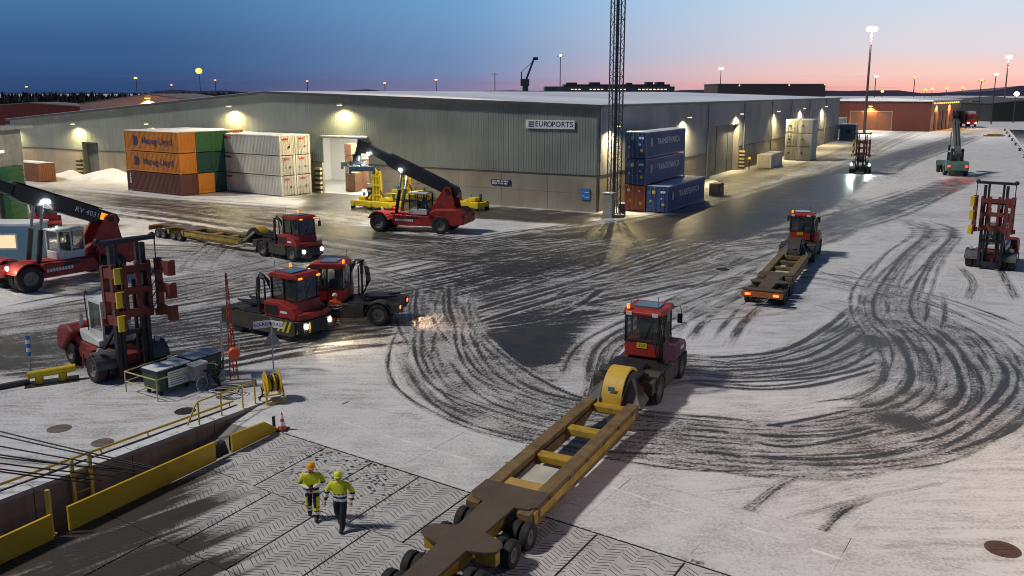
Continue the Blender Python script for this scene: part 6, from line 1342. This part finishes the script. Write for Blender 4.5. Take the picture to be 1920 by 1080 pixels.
g=thing('guard_railing','pale yellow tubular guard railing round the waste bins','railing',tuple(pb_)); cp=mat('cream_rail',(.60,.50,.22),.5,dirt=.3,scale=4)
cor=[G(237,735)-pb_,G(296,753)-pb_,G(404,715)-pb_+Vector((.0,.0,0))]; far_=G(340,698)-pb_
for zz in(.95,.5): rail_path(g,'rail',[far_+Vector((0,0,zz)),cor[0]+Vector((0,0,zz)),cor[1]+Vector((0,0,zz))],.03,cp)
rail_path(g,'rail',[cor[1]+Vector((0,0,.95)),cor[2]+Vector((0,0,.95)),cor[2]+Vector((.05,0,.9)),cor[2]+Vector((.05,0,0))],.03,cp)
for p in(cor[0],cor[1],far_): rail_path(g,'post',[p,p+Vector((0,0,.95))],.03,cp)
# bicycle leaning by the bins
pbk=G(380,733); g=thing('bicycle','pale bicycle leaning beside the waste bins','bicycle',tuple(pbk),ab+R(8)); 
for x in(0,1.05):
    w_=bpy.data.objects.new('wheel',None); COL.objects.link(w_); w_.parent=g; w_.location=(x,0,.34); q=MB(); q.lathe([(.33,-.018),(.345,0),(.33,.018),(.31,0),(.33,-.018)],(0,0,0),(0,1,0),24); q.build('tyre',mat('pale_tyre',(.5,.5,.45),.6),w_)
    q=MB(); 
    for k in range(10): a=R(36*k); q.cyl((0,0,0),(.31*math.cos(a),0,.31*math.sin(a)),.005,n=4)
    struct(q.build('spokes',galv,w_),'stuff')
q=MB(); q.tube([(0,0,.34),(.42,0,.30),(.32,0,.78),(.85,0,.82),(.42,0,.30)],.02); q.tube([(1.05,0,.34),(.87,0,.72),(.83,0,.98)],.02); q.tube([(0,0,.34),(.33,0,.72)],.014); q.build('bike_frame',blk,g)
q=MB(); q.tube([(.75,-.28,1.0),(.83,-.1,1.0),(.83,.1,1.0),(.75,.28,1.0)],.016); q.build('handlebar',galv,g); q=MB(); q.ball((.28,0,.86),.11,1.3,.7,.35); q.build('saddle',hose,g); q=MB(); q.lathe([(.001,-.02),(.09,-.02),(.09,.02),(.001,.02)],(.42,.04,.30),(0,1,0),14); q.build('crank',galv,g)
# raised red lattice barrier with concrete foot
pr_=G(440,722); g=thing('lift_barrier','raised red lattice barrier arm standing upright on a concrete foot','barrier',tuple(pr_),R(20)); rl=mat('signal_red',(.45,.05,.025),.5,dirt=.4,dcol=(.25,.05,.03),scale=5)
q=MB(); q.box(-.6,.75,-.5,.55,0,.28); q.build('footing',mat('footing_concrete',(.45,.44,.42),.8,dirt=.3,scale=2),g,bevel=.03)
top=5.2
for k,(dx,dy) in enumerate(((-.17,-.12),(.17,-.12),(0,.17))): q=MB(); q.cyl((dx,dy,.28),(dx*.15-.08,dy*.15,top),.03,.018,n=6); q.build('chord',rl,g)
for k in range(16):
    z=.4+k*.28; f=1-.85*(z/top); f2=1-.85*((z+.28)/top); s=1 if k%2 else -1; q=MB(); q.cyl((.17*f*s-.08*z/top,-.12*f,z),(-.17*f2*s-.08*z/top,-.12*f2,z+.28),.014,n=5); q.build('lacing',rl,g); q=MB(); q.cyl((.17*f*s-.08*z/top,-.12*f,z),(0,.17*f2,z+.28),.014,n=5); q.build('lacing',rl,g)
q=MB(); q.lathe([(.001,-.09),(.22,-.09),(.28,0),(.22,.09),(.001,.09)],(.06,-.2,1.55),(0,1,0),16); q.build('float_buoy',orc,g,40); q=MB(); q.box(.25,.31,-.3,.0,1.75,2.25); q.build('counter_plate',whitep,g)
q=MB(); q.cyl((-.42,.1,.28),(-.42,.1,3.3),.045,n=8); q.build('grey_pole',galv,g)
for k in range(8): q=MB(); q.bar((-.42,.1,.7+k*.32),(-.16,.0,.72+k*.32),.03); q.build('ladder_bar',galv,g)
for k in range(5): q=MB(); q.tube([(-.4,.05,.9+.1*k),(-.7-.06*k,-.15,.55),(-.55,-.5-.08*k,.05),(-.1,-.75-.06*k,.04)],.025); q.build('cable',hose,g)
pcz=G(425,742); g=thing('rope_coil','untidy heap of pale hose and rope by the concrete foot','rope coil',tuple(pcz)); 
for k in range(7): q=MB(); q.tube([(math.cos(a)*(.35+.05*k)+.1*math.sin(3*a+k),math.sin(a)*(.28+.04*k),.05+.04*k+.05*math.sin(2*a+k)) for a in np.linspace(0,5.8,18)],.022); q.build('loop',(whitep,cp,hose)[k%3],g)
# RO-RO 5 sign
pS=G(513,692); g=thing('berth_sign','white V-shaped berth sign with black letters above the back of a triangular sign','sign',tuple(pS),0); q=MB(); q.cyl((0,0,0),(0,0,2.5),.035,n=8); q.build('post',galv,g)
for s in(1,-1):
    ex=Vector((math.cos(R(28)),-math.sin(R(28*s)),0)); org=Vector((0,-.08,2.28)); M=frameM(org,ex if s>0 else ex,(0,0,1)); q=MB(); q.box(.0 if s>0 else -.78,.78 if s>0 else 0,-.17,.17,-.012,.012,M@Matrix.Translation((.012*s,0,0))); q.build('board',signw,g); text('lettering','RO-RO5',.21,blkp,g,M@Matrix.Translation((.39*s,-.01,.0135)),depth=.002,bold=.004)
q=MB(); q.prism([(-.4,1.25),(.4,1.25),(0,2.0)],.04,.055); q.build('sign_back',galv,g)
# yellow hose reel
pR=G(512,750); g=thing('hose_reel','yellow hose reel on a tubular stand beside the trench','hose reel',tuple(pR),R(-62)); yr=mat('reel_yellow',(.72,.46,.02),.45,dirt=.25,dcol=(.4,.24,.03),scale=3)
for y in(-.28,.28): q=MB(); q.lathe([(.001,-.025),(.52,-.025),(.55,0),(.52,.025),(.001,.025)],(0,y,.78),(0,1,0),26); q.build('flange',yr,g,40)
q=MB(); q.cyl((0,-.25,.78),(0,.25,.78),.3,n=18); q.build('drum',yr,g,40)
for k in range(4): q=MB(); q.lathe([(.36,-.04),(.40,0),(.36,.04),(.32,0),(.36,-.04)],(0,-.18+k*.12,.78),(0,1,0),24); q.build('hose_turn',hose if k%2 else yr,g)
for y in(-.36,.36): rail_path(g,'side_frame',[(-.5,y,.0),(-.45,y,.5),(0,y,.85),(.45,y,.5),(.5,y,0)],.045,yr); 
for x in(-.5,.5): rail_path(g,'cross_tube',[(x,-.36,.05),(x,.36,.05)],.045,yr)
rail_path(g,'loose_hose',[(.1,-.4,.6),(.15,-.5,.3),(-.1,-.55,.06),(-.5,-.5,.04),(-.8,-.2,.04)],.03,hose)
# blue and white marker post, knocked yellow guard
p=G(58,695); g=thing('striped_post','slim post with blue and white bands at the left of the yard','post',tuple(p)); q=MB(); q.cyl((0,0,0),(0,0,.75),.03,n=8); q.build('pole',galv,g)
for k in range(5): q=MB(); q.cyl((0,0,.75+k*.2),(0,0,.945+k*.2),.1,n=14); q.build('band',bluep if k%2==0 else wht,g)
p=G(98,716); g=thing('bollard_guard','yellow horizontal guard tube on two short stubs near the left forklift','guard',tuple(p),R(28))
q=MB(); q.cyl((-.95,0,.45),(1.0,0,.55),.17,.17,n=14); q.build('tube',yelb,g,40)
for x in(-.5,.45): q=MB(); q.cyl((x,0,.02),(x,0,.4),.18,n=14); q.build('stub',yelb,g,40)
q=MB(); q.box(-1.1,1.1,-.5,.5,0,.02); q.build('base_plate',blk,g)
rail_path(g,'pipe',[(-.9,.2,.12),(-3.5,-.3,.12),(-7,-1.2,.12)],.13,mat('dirty_pipe',(.08,.07,.06),.8))

# sodium lamp mast beside the ship berth, just out of the picture on the right
g=flood('sodium lamp mast beside the berth to the right of the picture',Vector((27,21,0)),15,'o',n=3,rp=.16)
bpy.context.view_layer.update(); aimed(g,(26.5,21,15),(15,25,0),9000,(1,.66,.42),80,.5,.9)

p=at(1822,195,420); container('yellow container raised on another at the far right, before the grey-brown hall',Vector((p.x,420,0)),Vector((1,0,0)),cm('amber',(.62,.34,.02)),L=10,Hc=5.0,doors='N',lvl_z=4.0); container('lower yellow container at the far right, carrying the raised one',Vector((p.x,420,0)),Vector((1,0,0)),cm('amber',(.62,.34,.02)),L=10,Hc=3.98,doors='N')
